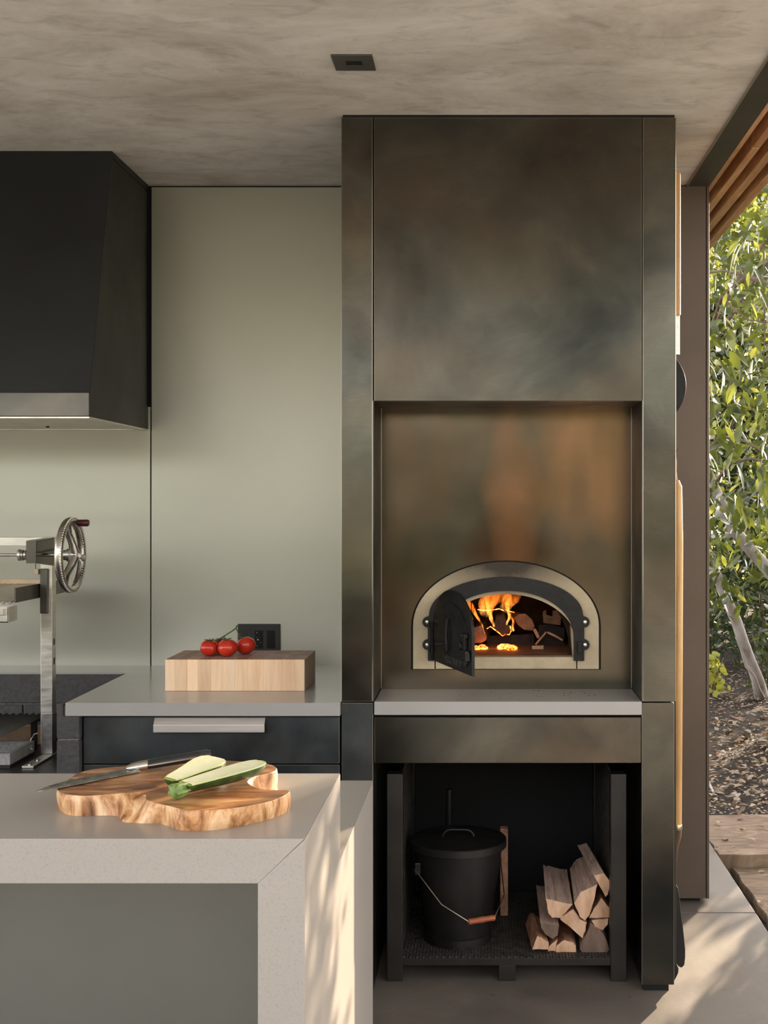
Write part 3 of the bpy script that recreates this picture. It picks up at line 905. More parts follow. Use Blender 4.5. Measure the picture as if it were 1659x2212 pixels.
MAT['flame'] = flame_mat('flame', 460.0)
MAT['flame_soft'] = flame_mat('flame_soft', 85.0)
fire = thing('fire', (0.03, 4.36, 1.0165), 'orange flames and glowing embers burning over the logs in the oven', 'fire')
FL = [  # px path from foot to tip, width in px, depth Y
    ([(315, 760), (255, 640), (190, 500), (110, 380), (20, 270), (-40, 190)], [4, 16, 38, 60, 70, 50], 4.24, 'flame'),
    ([(420, 660), (400, 560), (360, 450), (340, 340), (350, 230), (380, 170)], [26, 44, 60, 50, 40, 16], 4.27, 'flame'),
    ([(600, 640), (640, 560), (620, 450), (610, 330), (640, 240), (600, 190)], [18, 30, 40, 42, 44, 30], 4.29, 'flame'),
    ([(700, 720), (690, 600), (660, 520), (690, 440)], [30, 26, 24, 8], 4.30, 'flame'),
    ([(300, 480), (320, 360), (400, 260), (520, 190), (640, 165)], [150, 190, 200, 190, 120], 4.40, 'flame_soft'),
    ([(560, 420), (620, 330), (700, 250), (780, 180)], [120, 150, 160, 60], 4.41, 'flame_soft'),
    ([(120, 640), (90, 540), (70, 430), (60, 330)], [40, 60, 60, 30], 4.32, 'flame'),
]
for path_, wd, Y, mt in FL:
    pts, rr_ = [], []
    n = len(path_)
    for k in range((n - 1) * 4 + 1):
        q = k / 4
        i = min(int(q), n - 2); u = q - i
        p = (path_[i][0] + (path_[i + 1][0] - path_[i][0]) * u, path_[i][1] + (path_[i + 1][1] - path_[i][1]) * u)
        wv = wd[i] + (wd[i + 1] - wd[i]) * u
        pts.append(P(FO[0] + (p[0] + 10 * math.sin(q * 3 + Y * 90)) / FS, FO[1] + p[1] / FS, Y + 0.012 * math.sin(q * 2.2)))
        rr_.append(max(0.0012, wv / FS * Y / F * 0.62))
    MB().tube(pts, rr_, 12).build('flame', MAT[mt], fire, smooth=60)
for (x0, y0, x1, y1), Y in (((135, 890, 345, 985), 4.25), ((640, 890, 840, 995), 4.25), ((480, 930, 640, 990), 4.27)):
    c0 = PZ(FO[0] + (x0 + x1) / 2 / FS, FO[1] + y1 / FS, 1.0165)
    wv = (x1 - x0) / FS * c0.y / F / 2
    m = MB()
    rr_ = random.Random(int(x0))
    for k in range(7):
        a = c0.x + rr_.uniform(-wv, wv) * 0.8; b_ = c0.y + 0.03 + rr_.uniform(-0.025, 0.03); s_ = rr_.uniform(0.008, 0.016)
        rings = []
        for h, q in ((0, 1), (0.5, 1.15), (1, 0.6)):
            rings.append([Vector((a + math.cos(i * 1.05) * s_ * q * rr_.uniform(0.8, 1.2), b_ + math.sin(i * 1.05) * s_ * q * rr_.uniform(0.8, 1.2), 1.0182 + h * s_)) for i in range(6)])
        m.loft(rings)
    m.build('embers', MAT['ember'], fire)
# glowing rims on the middle log
m = MB()
for seq in ([(420, 690), (500, 750), (545, 790), (570, 775)], [(570, 770), (640, 770), (665, 720), (650, 650)], [(330, 690), (380, 660), (420, 690)], [(200, 425), (300, 440), (420, 430), (500, 415), (560, 440)], [(590, 430), (640, 450), (710, 465)]):
    MB().tube([P(FO[0] + x / FS, FO[1] + y / FS, 4.318) for x, y in seq], 0.0016, 6).build('glowing_edge', MAT['ember'], fire)

# ------------------------------------------------------------------ firewood rack, bucket, logs
rk = thing('firewood_rack', (0.063, 4.2, 0), 'black steel rack with expanded mesh shelf in the niche under the oven', 'rack')
RK = MAT['rack']
RY0, RY1 = 3.882, 4.50
for x0 in (-0.3205, 0.3960):
    for y0 in (RY0, RY1):
        boxo('post', RK, rk, x0, x0 + 0.0508, y0, y0 + 0.0508, 0.0, 0.664, 0.002)
boxo('rail', RK, rk, -0.2697, 0.3960, RY0 + 0.004, RY0 + 0.040, 0.0500, 0.0735, 0.001)
boxo('rail', RK, rk, -0.2697, 0.3960, RY1 + 0.004, RY1 + 0.040, 0.0500, 0.0735, 0.001)
for x0 in (-0.3205, 0.3960):
    boxo('rail', RK, rk, x0 + 0.006, x0 + 0.045, RY0 + 0.0508, RY1, 0.0500, 0.0735, 0.001)
boxo('foot', RK, rk, 0.038, 0.0915, RY0 + 0.004, RY0 + 0.05, 0.0, 0.0500, 0.001)


def expanded(name, u0, u1, v0, v1, plane, step=0.021, wd=0.0042, th=0.0035):
    """Expanded metal: two families of zigzag strands crossing into diamonds."""
    m = MB()
    asp = 0.62
    def strand(a, b_):
        d = Vector((b_[0] - a[0], b_[1] - a[1])); L = d.length
        if L < 1e-4: return
        nn = Vector((-d.y, d.x)).normalized() * wd / 2
        q = [(a[0] + nn.x, a[1] + nn.y), (b_[0] + nn.x, b_[1] + nn.y), (b_[0] - nn.x, b_[1] - nn.y), (a[0] - nn.x, a[1] - nn.y)]
        if plane[0] == 'z': m.prism(q, plane[1], plane[1] + th, 'z')
        else: m.prism(q, plane[1], plane[1] + th, 'x')
    ang = asp
    W, Hh = u1 - u0, v1 - v0
    k = -int(Hh / asp / step) - 1
    while u0 + k * step < u1:
        for sg in (1, -1):
            # line u = a + (v-v0)*1/asp*sg
            a = u0 + k * step if sg == 1 else u1 - k * step
            pu0, pv0, pu1, pv1 = a, v0, a + sg * Hh / asp, v1
            # clip to u range
            def clip(pu, pv, qu, qv):
                for lim, cmp in ((u0, -1), (u1, 1)):
                    if (pu - lim) * cmp > 0 and (qu - lim) * cmp > 0: return None
                    if (pu - lim) * cmp > 0:
                        tt = (lim - pu) / (qu - pu); pu, pv = lim, pv + (qv - pv) * tt
                    if (qu - lim) * cmp > 0:
                        tt = (lim - pu) / (qu - pu); qu, qv = lim, pv + (qv - pv) * tt
                return (pu, pv), (qu, qv)
            r_ = clip(pu0, pv0, pu1, pv1)
            if r_: strand(*r_)
        k += 1
    o = m.build(name, MAT['mesh'], rk)
    o['kind'] = 'stuff'
    return o


expanded('mesh_shelf', -0.312, 0.438, RY0 + 0.008, RY1 + 0.04, ('z', 0.0737))
expanded('mesh_side', RY0 + 0.03, RY1 + 0.02, 0.078, 0.655, ('x', 0.4010), step=0.024)
expanded('mesh_side', RY0 + 0.03, RY1 + 0.02, 0.078, 0.655, ('x', -0.2760), step=0.024)
SH = 0.0775
bk = thing('ash_bucket', (-0.0963, 4.06, SH), 'black lidded metal ash bucket with wire bail standing on the mesh shelf', 'bucket')
BC = Vector((-0.0963, 4.062, 0))
MB().lathe([(0.104, SH), (0.113, SH), (0.113, SH + 0.026), (0.106, SH + 0.030), (0.108, SH + 0.042), (0.1475, 0.384), (0.1475, 0.388)], BC, 56).build('pail', MAT['bucket'], bk, smooth=35)
lid = MB().lathe([(0.1560, 0.386), (0.1615, 0.387), (0.1615, 0.409), (0.159, 0.4115), (0.14, 0.4125), (0.07, 0.416), (0.01, 0.4165)], BC, 56).build('lid', MAT['bucket'], bk, smooth=35)
pts = []
for k in range(13):
    q = math.pi * k / 12
    pts.append(BC + Vector((-0.052 * math.cos(q), 0, 0.414 + 0.024 * min(1, 1.3 * math.sin(q)))))
MB().tube(pts, 0.004, 8).build('lid_handle', MAT['bucket'], lid, smooth=60)
aa = Vector((math.cos(RAD(25)), math.sin(RAD(25)), 0)); an = Vector((math.sin(RAD(25)), -math.cos(RAD(25)), 0))
vv_ = (an * 0.82 + Vector((0, 0, -1)) * 0.572)
pz = Vector((BC.x, BC.y, 0.325))
bail = [pz + aa * -0.158, pz + aa * -0.150 + vv_ * 0.02, pz + aa * -0.112 + vv_ * 0.150, pz + aa * -0.045 + vv_ * 0.228, pz + aa * 0.045 + vv_ * 0.228, pz + aa * 0.112 + vv_ * 0.150, pz + aa * 0.150 + vv_ * 0.02, pz + aa * 0.158]
bl = MB().tube(bail, 0.0021, 8).build('bail', MAT['wire'], bk, smooth=50)
g0, g1 = pz + aa * -0.046 + vv_ * 0.228, pz + aa * 0.046 + vv_ * 0.228
MB().tube([g0.lerp(g1, q) for q in (0, 0.05, 0.25, 0.5, 0.75, 0.95, 1)], [0.0085, 0.0098, 0.0088, 0.0102, 0.0088, 0.0098, 0.0085], 14).build('grip', MAT['red_wood'], bl, smooth=50)
for sgn in (-1, 1):
    m = MB()
    p = pz + aa * sgn * 0.146
    m.box(p.x - 0.010, p.x + 0.010, p.y - 0.010, p.y + 0.010, p.z - 0.018, p.z + 0.022)
    m.build('bail_ear', MAT['bucket'], bk, bevel=0.003)

shv = thing('ash_shovel', (-0.138, 4.36, SH), 'dark tubular shovel handle standing behind the ash bucket', 'shovel')
MB().tube([(-0.138, 4.37, 0.20), (-0.136, 4.355, 0.505)], 0.0115, 14).build('handle_tube', MAT['bucket'], shv, smooth=50)
MB().prism([(-0.178, SH), (-0.098, SH), (-0.098, 0.17), (-0.125, 0.21), (-0.151, 0.21), (-0.178, 0.17)], 4.365, 4.369, 'y').build('blade', MAT['bucket'], shv)

G = 'split logs stacked in the rack'
LO, LS = (1120, 1800), 7.54
W1 = [MAT['log_side'], MAT['log_end']]
W2 = [MAT['log_bark'], MAT['log_end']]
W3 = [MAT['log_side'], MAT['log_end_dark']]  # shadow on this log's end is painted as a darker colour
LOGS = [
    ([(225, 1893), (310, 1668), (400, 1715), (490, 1775), (492, 1893)], 3.93, 0.20, (-130, -400), W2, 'red barked log at the bottom of the stack nearest the ash bucket'),
    ([(358, 1460), (660, 1500), (640, 1660), (560, 1725), (430, 1630), (368, 1540)], 3.94, 0.36, (-90, -640), W3, 'grey weathered log with dark end resting on the red barked one'),  # not weathered: its dark end is shadow painted as colour
    ([(510, 1085), (880, 1160), (760, 1290), (690, 1380), (550, 1368), (492, 1310), (445, 1060)], 3.93, 0.34, (-60, -570), W1, 'thick grey brown log with pale square end high on the stack'),
    ([(1285, 830), (1235, 1090), (1150, 1340), (1078, 1425), (1000, 1360), (910, 1140), (1010, 960)], 3.93, 0.34, (-90, -560), W1, 'wide split log with striped narrow end in the middle of the stack'),
    ([(1225, 690), (1390, 650), (1480, 770), (1490, 830), (1450, 1000), (1415, 1035), (1375, 950), (1300, 815)], 3.93, 0.34, (-290, -520), W1, 'top log of the stack leaning on the rack side'),
    ([(1350, 1060), (1480, 1220), (1490, 1370), (1170, 1385), (1150, 1370), (1230, 1230)], 3.945, 0.30, (-60, -480), W2, 'orange triangular log end at the rack side below the top log'),
    ([(1190, 1420), (1465, 1390), (1455, 1470), (1380, 1580), (1260, 1530)], 3.945, 0.30, (-60, -480), W1, 'small cream log end under the orange triangular one'),
    ([(895, 1240), (1000, 1400), (1110, 1445), (1090, 1590), (1040, 1705), (800, 1500), (670, 1400), (700, 1360)], 3.94, 0.30, (-60, -480), W2, 'bright orange log end in the centre of the stack'),
    ([(755, 1735), (890, 1780), (938, 1830), (935, 1930), (740, 1940), (608, 1930), (622, 1830)], 3.93, 0.28, (-50, -440), W2, 'rounded orange log end at the bottom centre of the stack'),
    ([(500, 1850), (635, 1725), (612, 1830), (596, 1920), (480, 1920)], 3.932, 0.26, (-40, -400), W2, 'thin reddish split piece wedged beside the bottom centre log'),
    ([(1175, 1490), (1350, 1600), (1440, 1750), (1475, 1900), (1440, 1935), (1040, 1940), (1000, 1890), (1160, 1560)], 3.93, 0.32, (-60, -480), [MAT['log_side'], MAT['log_end_dark']], 'dark brown wedge shaped log at the bottom corner by the rack post'),
]
for pts, Yf, L, off, mats, lb in LOGS:
    logpoly('split_log', pts, LO, LS, Yf, L, off, mats, lb, G)
p0 = P(1079, 1958, 4.30)
o = MB().box(0.046, 0.074, 4.27, 4.31, SH, 0.385).build('split_log', W2, None, bevel=0.004)
tag(o, 'narrow split log standing upright behind the ash bucket', 'log', G)

# ------------------------------------------------------------------ tools on the right flank of the tower
rp = thing('pizza_peel', (0.625, 4.0, 1.80), 'peel with long pale wooden handle and rounded black blade hung high on the tower side', 'peel')
boxo('wooden_handle', MAT['pole'], rp, 0.612, 0.6365, 3.985, 4.015, 2.148, 2.622, 0.004)
boxo('shank', MAT['stainless'], rp, 0.618, 0.634, 3.992, 4.006, 2.02, 2.150, 0.002)
arc = [(0.5935, 1.80), (0.5935, 2.045), (0.622, 2.045)]
for k in range(21):
    q = RAD(56 - 112 * k / 20)
    arc.append((0.5195 + 0.1365 * math.cos(q), 1.9185 + 0.1365 * math.sin(q) * 0.995))
arc = arc[:3] + [p for p in arc[3:] if p[0] > 0.5935]
MB().prism(arc, 3.996, 4.004, 'y').build('peel_blade', MAT['iron'], rp, bevel=0.0015)
MB().tube([(0.590, 4.0, 2.632), (0.62, 4.0, 2.64), (0.624, 4.0, 2.62)], 0.003, 6).build('hook', MAT['iron'], rp)

br = thing('oven_brush', (0.632, 4.0, 0.35), 'honey coloured wooden pole with scorched brush tip hung on the tower side', 'brush')
MB().tube([(0.6285, 4.0, 0.466), (0.6295, 4.0, 0.9), (0.631, 4.0, 1.4), (0.6285, 4.0, 1.585), (0.6275, 4.0, 1.607)], [0.0135, 0.015, 0.0155, 0.0145, 0.006], 18).build('pole', MAT['pole'], br, smooth=50)
MB().lathe([(0.0145, 0.455), (0.0155, 0.459), (0.0155, 0.469), (0.0145, 0.473)], (0.6285, 4.0, 0), 18).build('ferrule', MAT['wire'], br, smooth=50)
MB().tube([(0.6285, 4.0, 0.458), (0.6265, 4.0, 0.43), (0.623, 4.0, 0.395), (0.6225, 4.0, 0.348)], [0.014, 0.0135, 0.007, 0.0035], 14).build('brush_tip', MAT['bristle'], br, smooth=50)
MB().tube([(0.6275, 4.0, 1.60), (0.622, 3.998, 1.64), (0.6245, 4.0, 1.665), (0.619, 4.0, 1.69), (0.622, 4.0, 1.715), (0.612, 4.0, 1.70)], [0.0022, 0.003, 0.0016, 0.0035, 0.0016, 0.001], 6).build('hanging_cord', MAT['log_end'], br)
MB().tube([(0.590, 4.0, 1.702), (0.626, 4.0, 1.702), (0.628, 4.0, 1.709)], 0.003, 8).build('peg', MAT['iron'], br)

o = thing('black_shovel', (0.61, 3.92, 0.01), 'black metal shovel blade standing by the tower foot, taller one', 'shovel')
pl_ = []
for px, py in ((1452, 1903), (1456, 1903), (1464, 1917), (1468, 1938), (1471, 1970), (1476, 2010), (1480, 2050), (1480, 2068), (1478, 2084), (1472, 2090), (1466, 2087), (1457, 2077), (1452, 2071)):
    p = P(px, py, 3.92); pl_.append((p.x, p.z))
MB().prism(pl_, 3.916, 3.922, 'y').build('blade', MAT['bucket'], o, bevel=0.002)
MB().tube([(0.600, 3.924, 0.22), (0.600, 3.926, 1.1)], 0.0055, 10).build('shaft', MAT['bucket'], o, smooth=50)
o = thing('black_shovel', (0.60, 3.86, 0.0), 'black rounded metal blade on the floor in front of the taller shovel', 'shovel')
pl_ = []
for px, py in ((1448, 2066), (1455, 2073), (1461, 2081), (1466, 2092), (1465, 2101), (1461, 2110), (1455, 2121), (1448, 2122)):
    p = P(px, py, 3.86); pl_.append((p.x, p.z))
MB().prism(pl_, 3.857, 3.862, 'y').build('blade', MAT['bucket'], o, bevel=0.002)
MB().tube([(0.597, 3.8615, 0.06), (0.597, 3.863, 0.9)], 0.005, 10).build('shaft', MAT['bucket'], o, smooth=50)

# ------------------------------------------------------------------ worktop, drawers, outlet
CF = 3.772
m = MB()
m.prism([(-1.3116, CF), (-0.4575, CF), (-0.4575, WY), (-3.2, WY), (-3.2, 4.452), (-1.3187, 4.452)], 0.869, 0.910, 'z')
wt = m.build('stone_worktop', MAT['stone'], None, bevel=0.0012)
tag(wt, 'pale grey stone worktop between the grill pit and the oven tower', 'worktop')
cab = thing('drawer_cabinet', (-0.86, 4.1, 0.0), 'dark blued steel drawer cabinet under the pale worktop', 'cabinet')
boxo('body', MAT['gap'], cab, -1.268, -0.461, OY + 0.022, WY - 0.03, 0.10, 0.866, 0)
boxo('plinth', MAT['gap'], cab, -1.26, -0.465, OY + 0.06, WY - 0.03, 0.0, 0.10, 0)
for z0, z1 in ((0.7155, 0.862), (0.41, 0.7115), (0.105, 0.406)):
    d = boxo('drawer', SD, cab, -1.2645, -0.4625, OY, OY + 0.02, z0, z1, 0.0011, seg=1, edge=1)
    m = MB()
    zt = z1 - 0.0015
    prof = [(OY + 0.004, zt), (OY - 0.008, zt), (OY - 0.024, zt - 0.020), (OY - 0.024, zt - 0.043), (OY - 0.020, zt - 0.043), (OY - 0.020, zt - 0.021), (OY - 0.006, zt - 0.004), (OY + 0.004, zt - 0.004)]
    m.prism(prof, (331 - CX) * 3.776 / F, (571 - CX) * 3.776 / F, 'x')
    m.build('pull', MAT['pull'], d, bevel=0.0008)

pt = thing('outlet_plate', ((560 - CX) * WY / F, WY, 0.96), 'black three gang outlet plate on the metal wall behind the chopping block', 'outlet')
x0, x1 = (514 - CX) * WY / F, (606 - CX) * WY / F
zt = H - (1347.5 - CY) * WY / F
zb = zt - 0.117
boxo('cover_plate', MAT['plastic'], pt, x0, x1, WY - 0.006, WY, zb, zt, 0.0015)
for px0, px1, kind in ((521.5, 542, 0), (550.5, 568.5, 1), (576.5, 594.5, 1)):
    a, b_ = (px0 - CX) * WY / F, (px1 - CX) * WY / F
    r_ = boxo('receptacle', MAT['plastic2'] if kind else MAT['plastic'], pt, a, b_, WY - 0.0075, WY - 0.005, zb + 0.024, zt - 0.025, 0.0006)
    m = MB()
    if kind == 0:
        for u in (0.35, 0.65): m.box(a + (b_ - a) * u - 0.001, a + (b_ - a) * u + 0.001, WY - 0.0079, WY - 0.0074, zt - 0.046, zt - 0.032)
        m.build('slot', MAT['plastic2'], r_)
    elif px0 < 560:
        for u, z, s_ in ((0.3, zt - 0.033, 0.0022), (0.3, zt - 0.052, 0.0012), (0.42, zt - 0.060, 0.0035), (0.75, zt - 0.070, 0.0014), (0.3, zt - 0.083, 0.0016), (0.35, zt - 0.088, 0.001)):
            m.box(a + (b_ - a) * u - s_ * 0.6, a + (b_ - a) * u + s_ * 0.6, WY - 0.0079, WY - 0.0074, z - s_ / 2, z + s_ / 2)
        m.build('button_mark', MAT['white_print'], r_)

# ------------------------------------------------------------------ butcher block with tomatoes
TZ = 0.9105
bb = thing('butcher_block', (-0.837, 4.134, TZ), 'thick maple butcher block on the worktop with tomatoes on it', 'cutting board')
edges = [-1.0640, -1.0310, -0.9905, -0.9560, -0.9130, -0.8735, -0.8335, -0.7930, -0.7390, -0.6750, -0.6370, -0.6030]
for i in range(len(edges) - 1):
    m = MB().box(edges[i], edges[i + 1], 4.009, 4.259, TZ, TZ + 0.104)
    for k, fc_ in enumerate(m.f):
        if k == 1: m.m[k] = 1
    m.build('stave', [MAT['maple'], MAT['maple_top']], bb, bevel=0.0008, seg=1)
BZ = TZ + 0.104
tom = None
G = 'tomatoes on the butcher block'
tdefs = [(452, 4.105, 0.0305, 'left round red tomato on the butcher block', (0.1, 0.15)), (491.5, 4.088, 0.0330, 'middle red tomato nearest the block front edge', (0.05, -0.1)),
         (531, 4.150, 0.0325, 'right red tomato in front of the outlet plate', (-0.2, -0.35)), (474, 4.175, 0.0280, 'small part hidden tomato behind the left and middle ones', (0.2, 0.1))]


def tomato_mesh(r):
    m = MB()
    prof = []
    for k in range(25):
        q = math.pi * k / 24
        rad = r * math.sin(q) * (1 + 0.03 * math.sin(q))
        z = -0.90 * r * math.cos(q)
        if q > 2.6: z -= r * 0.20 * ((q - 2.6) / 0.54) ** 1.5
        prof.append((max(rad, 0.0003), z + 0.90 * r))
    m.lathe(prof, (0, 0, 0), 32)
    return m


tops = []
for px, Y, r, lb, tilt in tdefs:
    x = (px - CX) * Y / F
    root = thing('tomato', (x, Y, BZ), lb, 'tomato', G)
    rm = Matrix.Translation((x, Y, BZ + r * 0.9)) @ Matrix.Rotation(tilt[0], 4, 'X') @ Matrix.Rotation(tilt[1], 4, 'Y') @ Matrix.Translation((0, 0, -r * 0.9))
    m = tomato_mesh(r); m.v = [rm @ p for p in m.v]
    mn = min(p.z for p in m.v); m.v = [p + Vector((0, 0, BZ - mn)) for p in m.v]
    for p in m.v:   # gentle lobes
        a = math.atan2(p.y - Y, p.x - x)
        k = 1 + 0.018 * math.sin(5 * a)
        p.x = x + (p.x - x) * k; p.y = Y + (p.y - Y) * k
    m.build('flesh', MAT['tomato'], root, smooth=60)
    top = rm @ Vector((0, 0, 1.72 * r)); top.z += BZ - mn
    tops.append(top)
    m = MB()
    rr_ = random.Random(int(px))
    for k in range(6):
        a = k * 1.047 + rr_.uniform(-0.2, 0.2)
        L = r * rr_.uniform(0.5, 0.75)
        d = Vector((math.cos(a), math.sin(a), 0))
        m.tube([top + Vector((0, 0, -0.001)), top + d * L * 0.5 + Vector((0, 0, 0.003)), top + d * L + Vector((0, 0, rr_.uniform(-0.001, 0.008)))], [0.0022, 0.0017, 0.0004], 6)
    m.build('calyx', MAT['vine'], root, smooth=60)
vn = thing('tomato_vine', (tops[1].x, 4.15, BZ + 0.06), 'green branching vine stem joining the tomatoes above the block', 'stem')
vtop = P(512, 1351, 4.14)
va, vb = P(484, 1374, 4.135), P(468, 1384, 4.13)
MB().tube([vtop, P(510, 1357, 4.14), P(500, 1364, 4.138), va, P(476, 1379, 4.133), vb, tops[0]], [0.0030, 0.0026, 0.0024, 0.0024, 0.002, 0.002, 0.0016], 8).build('stalk', MAT['vine'], vn, smooth=60)
MB().tube([P(510, 1357, 4.14), P(513, 1364, 4.142), P(517, 1375, 4.145), tops[2]], [0.002, 0.0017, 0.0017, 0.0022], 8).build('stalk', MAT['vine'], vn, smooth=60)
MB().tube([va, P(487, 1381, 4.12), tops[1]], [0.002, 0.0016, 0.002], 8).build('stalk', MAT['vine'], vn, smooth=60)
MB().tube([vb, P(472, 1386, 4.15), tops[3]], [0.0018, 0.0014, 0.0016], 8).build('stalk', MAT['vine'], vn, smooth=60)

# ------------------------------------------------------------------ grill pit and grill
pit = thing('grill_pit', (-1.8, 4.1, 0.0), 'black painted block fire pit set into the worktop', 'grill')
boxo('pit_core', MAT['mortar'], pit, -1.3385, -1.2745, 3.782, 4.50, 0.10, 0.9, 0)
zs = [(0.7985, 0.9055), (0.688, 0.7915), (0.577, 0.681), (0.466, 0.570)]
for k, (z0, z1) in enumerate(zs):
    cuts = [3.775, 4.005, 4.232, 4.452] if k % 2 == 0 else [3.775, 3.89, 4.12, 4.35, 4.452]
    if k == 0: MBtop = 0.867
    for i in range(len(cuts) - 1):
        # the top course is cut back under the worktop: full height only left of the slab edge
        if k == 0:
            m = MB().prism([(-1.3400, z0), (-1.2700, z0), (-1.2700, 0.8675), (-1.3195, 0.8675), (-1.3195, z1), (-1.3400, z1)], cuts[i] + 0.001, cuts[i + 1] - 0.002, 'y')
            m.build('brick', MAT['block'], pit, bevel=0.0025)
        else:
            boxo('brick', MAT['block'], pit, -1.3400, -1.2700, cuts[i] + 0.001, cuts[i + 1] - 0.002, z0, z1, 0.0025)
boxo('pit_core', MAT['mortar'], pit, -3.1, -1.34, 4.456, 4.52, 0.10, 0.8675, 0)
for k, (z0, z1) in enumerate(zs):
    x = -1.341
    first = True
    while x > -2.9:
        w_ = 0.36
        if first and k % 2 == 0: w_ = 0.262
        x2 = x - w_
        boxo('brick', MAT['block'], pit, x2 + 0.003, x - 0.003, 4.446, 4.462, z0, z1 - (0.0 if k else 0.002), 0.0025)
        x = x2; first = False
boxo('hearth_plate', MAT['rack'], pit, -3.1, -1.341, 3.79, 4.446, 0.62, 0.675, 0.001)
for i in range(5):
    boxo('firebrick', MAT['firebrick'], pit, -1.555 - 0.225 * (i + 1) + 0.002, -1.555 - 0.225 * i, 4.30, 4.345, 0.6752, 0.7385, 0.002)

ty = thing('ash_tray', (-1.85, 4.02, 0.675), 'grey speckled shallow tray on the grill pit floor', 'tray')
m = MB()
m.prism([(-2.3, 3.915), (-1.540, 3.915), (-1.540, 4.125), (-2.3, 4.125)], 0.6755, 0.6865, 'z')
m.build('tray_base', MAT['rack'], ty)
m = MB()
m.prism([(-2.3, 3.915), (-1.540, 3.915), (-1.540, 4.125), (-2.3, 4.125)], 0.6865, 0.7235, 'z', hole=[(-2.27, 3.93), (-1.553, 3.93), (-1.553, 4.11), (-2.27, 4.11)])
m.build('tray_rim', MAT['tray'], ty)

fg = thing('fire_grate', (-1.75, 4.05, 0.675), 'low black grate of angle bars on legs in the grill pit', 'grate')
x = -1.564
for i in range(14):
    xx = x - 0.0232 * i
    m = MB().prism([(xx - 0.010, 0.783), (xx, 0.797), (xx + 0.010, 0.783), (xx + 0.008, 0.782), (xx, 0.793), (xx - 0.008, 0.782)], 3.80, 4.25, 'y')
    m.build('grate_bar', MAT['rack'], fg)
boxo('grate_rail', MAT['rack'], fg, -1.90, -1.556, 4.225, 4.237, 0.770, 0.784, 0.001)
boxo('grate_rail', MAT['rack'], fg, -1.90, -1.556, 3.83, 3.842, 0.770, 0.784, 0.001)
for xl in (-1.585, -1.86):
    for yl in (4.212, 3.845):
        boxo('grate_leg', MAT['rack'], fg, xl, xl + 0.020, yl, yl + 0.012, 0.6755 if yl > 4.13 else 0.7237, 0.771, 0.001)

SS = MAT['stainless']
gr_ = thing('height_adjustable_grill', (-1.5, 4.12, 0.675), 'stainless steel height adjustable grill with crank wheel in the fire pit', 'grill')
boxo('post', SS, gr_, -1.509, -1.4695, 4.10, 4.1365, 0.683, 1.417, 0.0015)
boxo('post_sleeve', MAT['galv'], gr_, -1.5065, -1.4685, 4.0975, 4.1385, 0.684, 0.82, 0.001)
boxo('base_plate', SS, gr_, -1.5017, -1.464, 3.915, 4.16, 0.6755, 0.683, 0.001)
for y in (3.935, 4.00):
    MB().lathe([(0.008, 0.683), (0.008, 0.686), (0.004, 0.690)], (-1.483, y, 0), 12).build('bolt', MAT['polished'], gr_, smooth=40)
boxo('cross_rail', SS, gr_, -3.0, -1.509, 4.108, 4.128, 1.387, 1.416, 0.001)
m = MB()
m.prism([(3.936, 1.3365), (4.100, 1.320), (4.100, 1.414), (3.936, 1.4066)], -1.467, -1.463, 'x')
m.prism([(3.936, 1.4066), (4.100, 1.412), (4.100, 1.415), (3.936, 1.4096)], -1.495, -1.463, 'x')
m.box(-1.495, -1.463, 3.934, 3.938, 1.3365, 1.4066)
m.prism([(3.936, 1.366), (4.100, 1.374), (4.100, 1.377), (3.936, 1.369)], -1.462, -1.447, 'x')
m.build('crank_bracket', MAT['band'], gr_)
WZ, WYc = 1.3605, 3.995
MB().tube([(-3.0, WYc, WZ), (-1.36, WYc, WZ)], 0.0052, 14).build('crank_shaft', MAT['polished'], gr_, smooth=50)
m = MB()
dx0, dx1 = (41 - CX) * WYc / F, (76 - CX) * WYc / F
m.lathe([(0.019, dx0), (0.019, dx0 + 0.008)], (0, WYc, WZ), 24, 'x')
m.lathe([(0.0135, dx0 + 0.008), (0.0135, dx1)], (0, WYc, WZ), 24, 'x')
m.build('cable_drum', SS, gr_, smooth=40)
m = MB()
for k in range(4):
    m.torus((dx0 + 0.015 + k * 0.0105, WYc, WZ), 0.0155, 0.0026, 'x', 28, 8)
m.build('cable_coil', MAT['polished'], gr_, smooth=60)
WX = -1.372
wh = MB().torus((WX, WYc, WZ), 0.1120, 0.0135, 'x', 64, 16).build('crank_wheel', MAT['polished'], gr_, smooth=60)
m = MB()
for k in range(3):
    a = RAD(-8 + 120 * k)
    dirv = Vector((0, math.cos(a), math.sin(a)))
    c0 = Vector((WX, WYc, WZ))
    m.tube([c0 + Vector((0.014, 0, 0)) + dirv * 0.010, c0 + Vector((0.012, 0, 0)) + dirv * 0.04, c0 + dirv * 0.075 + Vector((0.004, 0, 0)), c0 + dirv * 0.108], [0.017, 0.0125, 0.0115, 0.016], 14)
m.build('spoke', MAT['polished'], wh, smooth=60)
MB().lathe([(0.017, WX - 0.03), (0.017, WX - 0.012), (0.021, WX - 0.010), (0.021, WX + 0.014), (0.014, WX + 0.024), (0.006, WX + 0.025)], (0, WYc, WZ), 24, 'x').build('hub', MAT['polished'], wh, smooth=40)
m = MB()
for k in range(84):
    a = 2 * math.pi * k / 84
    c1 = Vector((WX + 0.0100, WYc + 0.1215 * math.cos(a), WZ + 0.1215 * math.sin(a)))
    m.box(c1.x - 0.0022, c1.x + 0.0022, c1.y - 0.0022, c1.y + 0.0022, c1.z - 0.0022, c1.z + 0.0022)
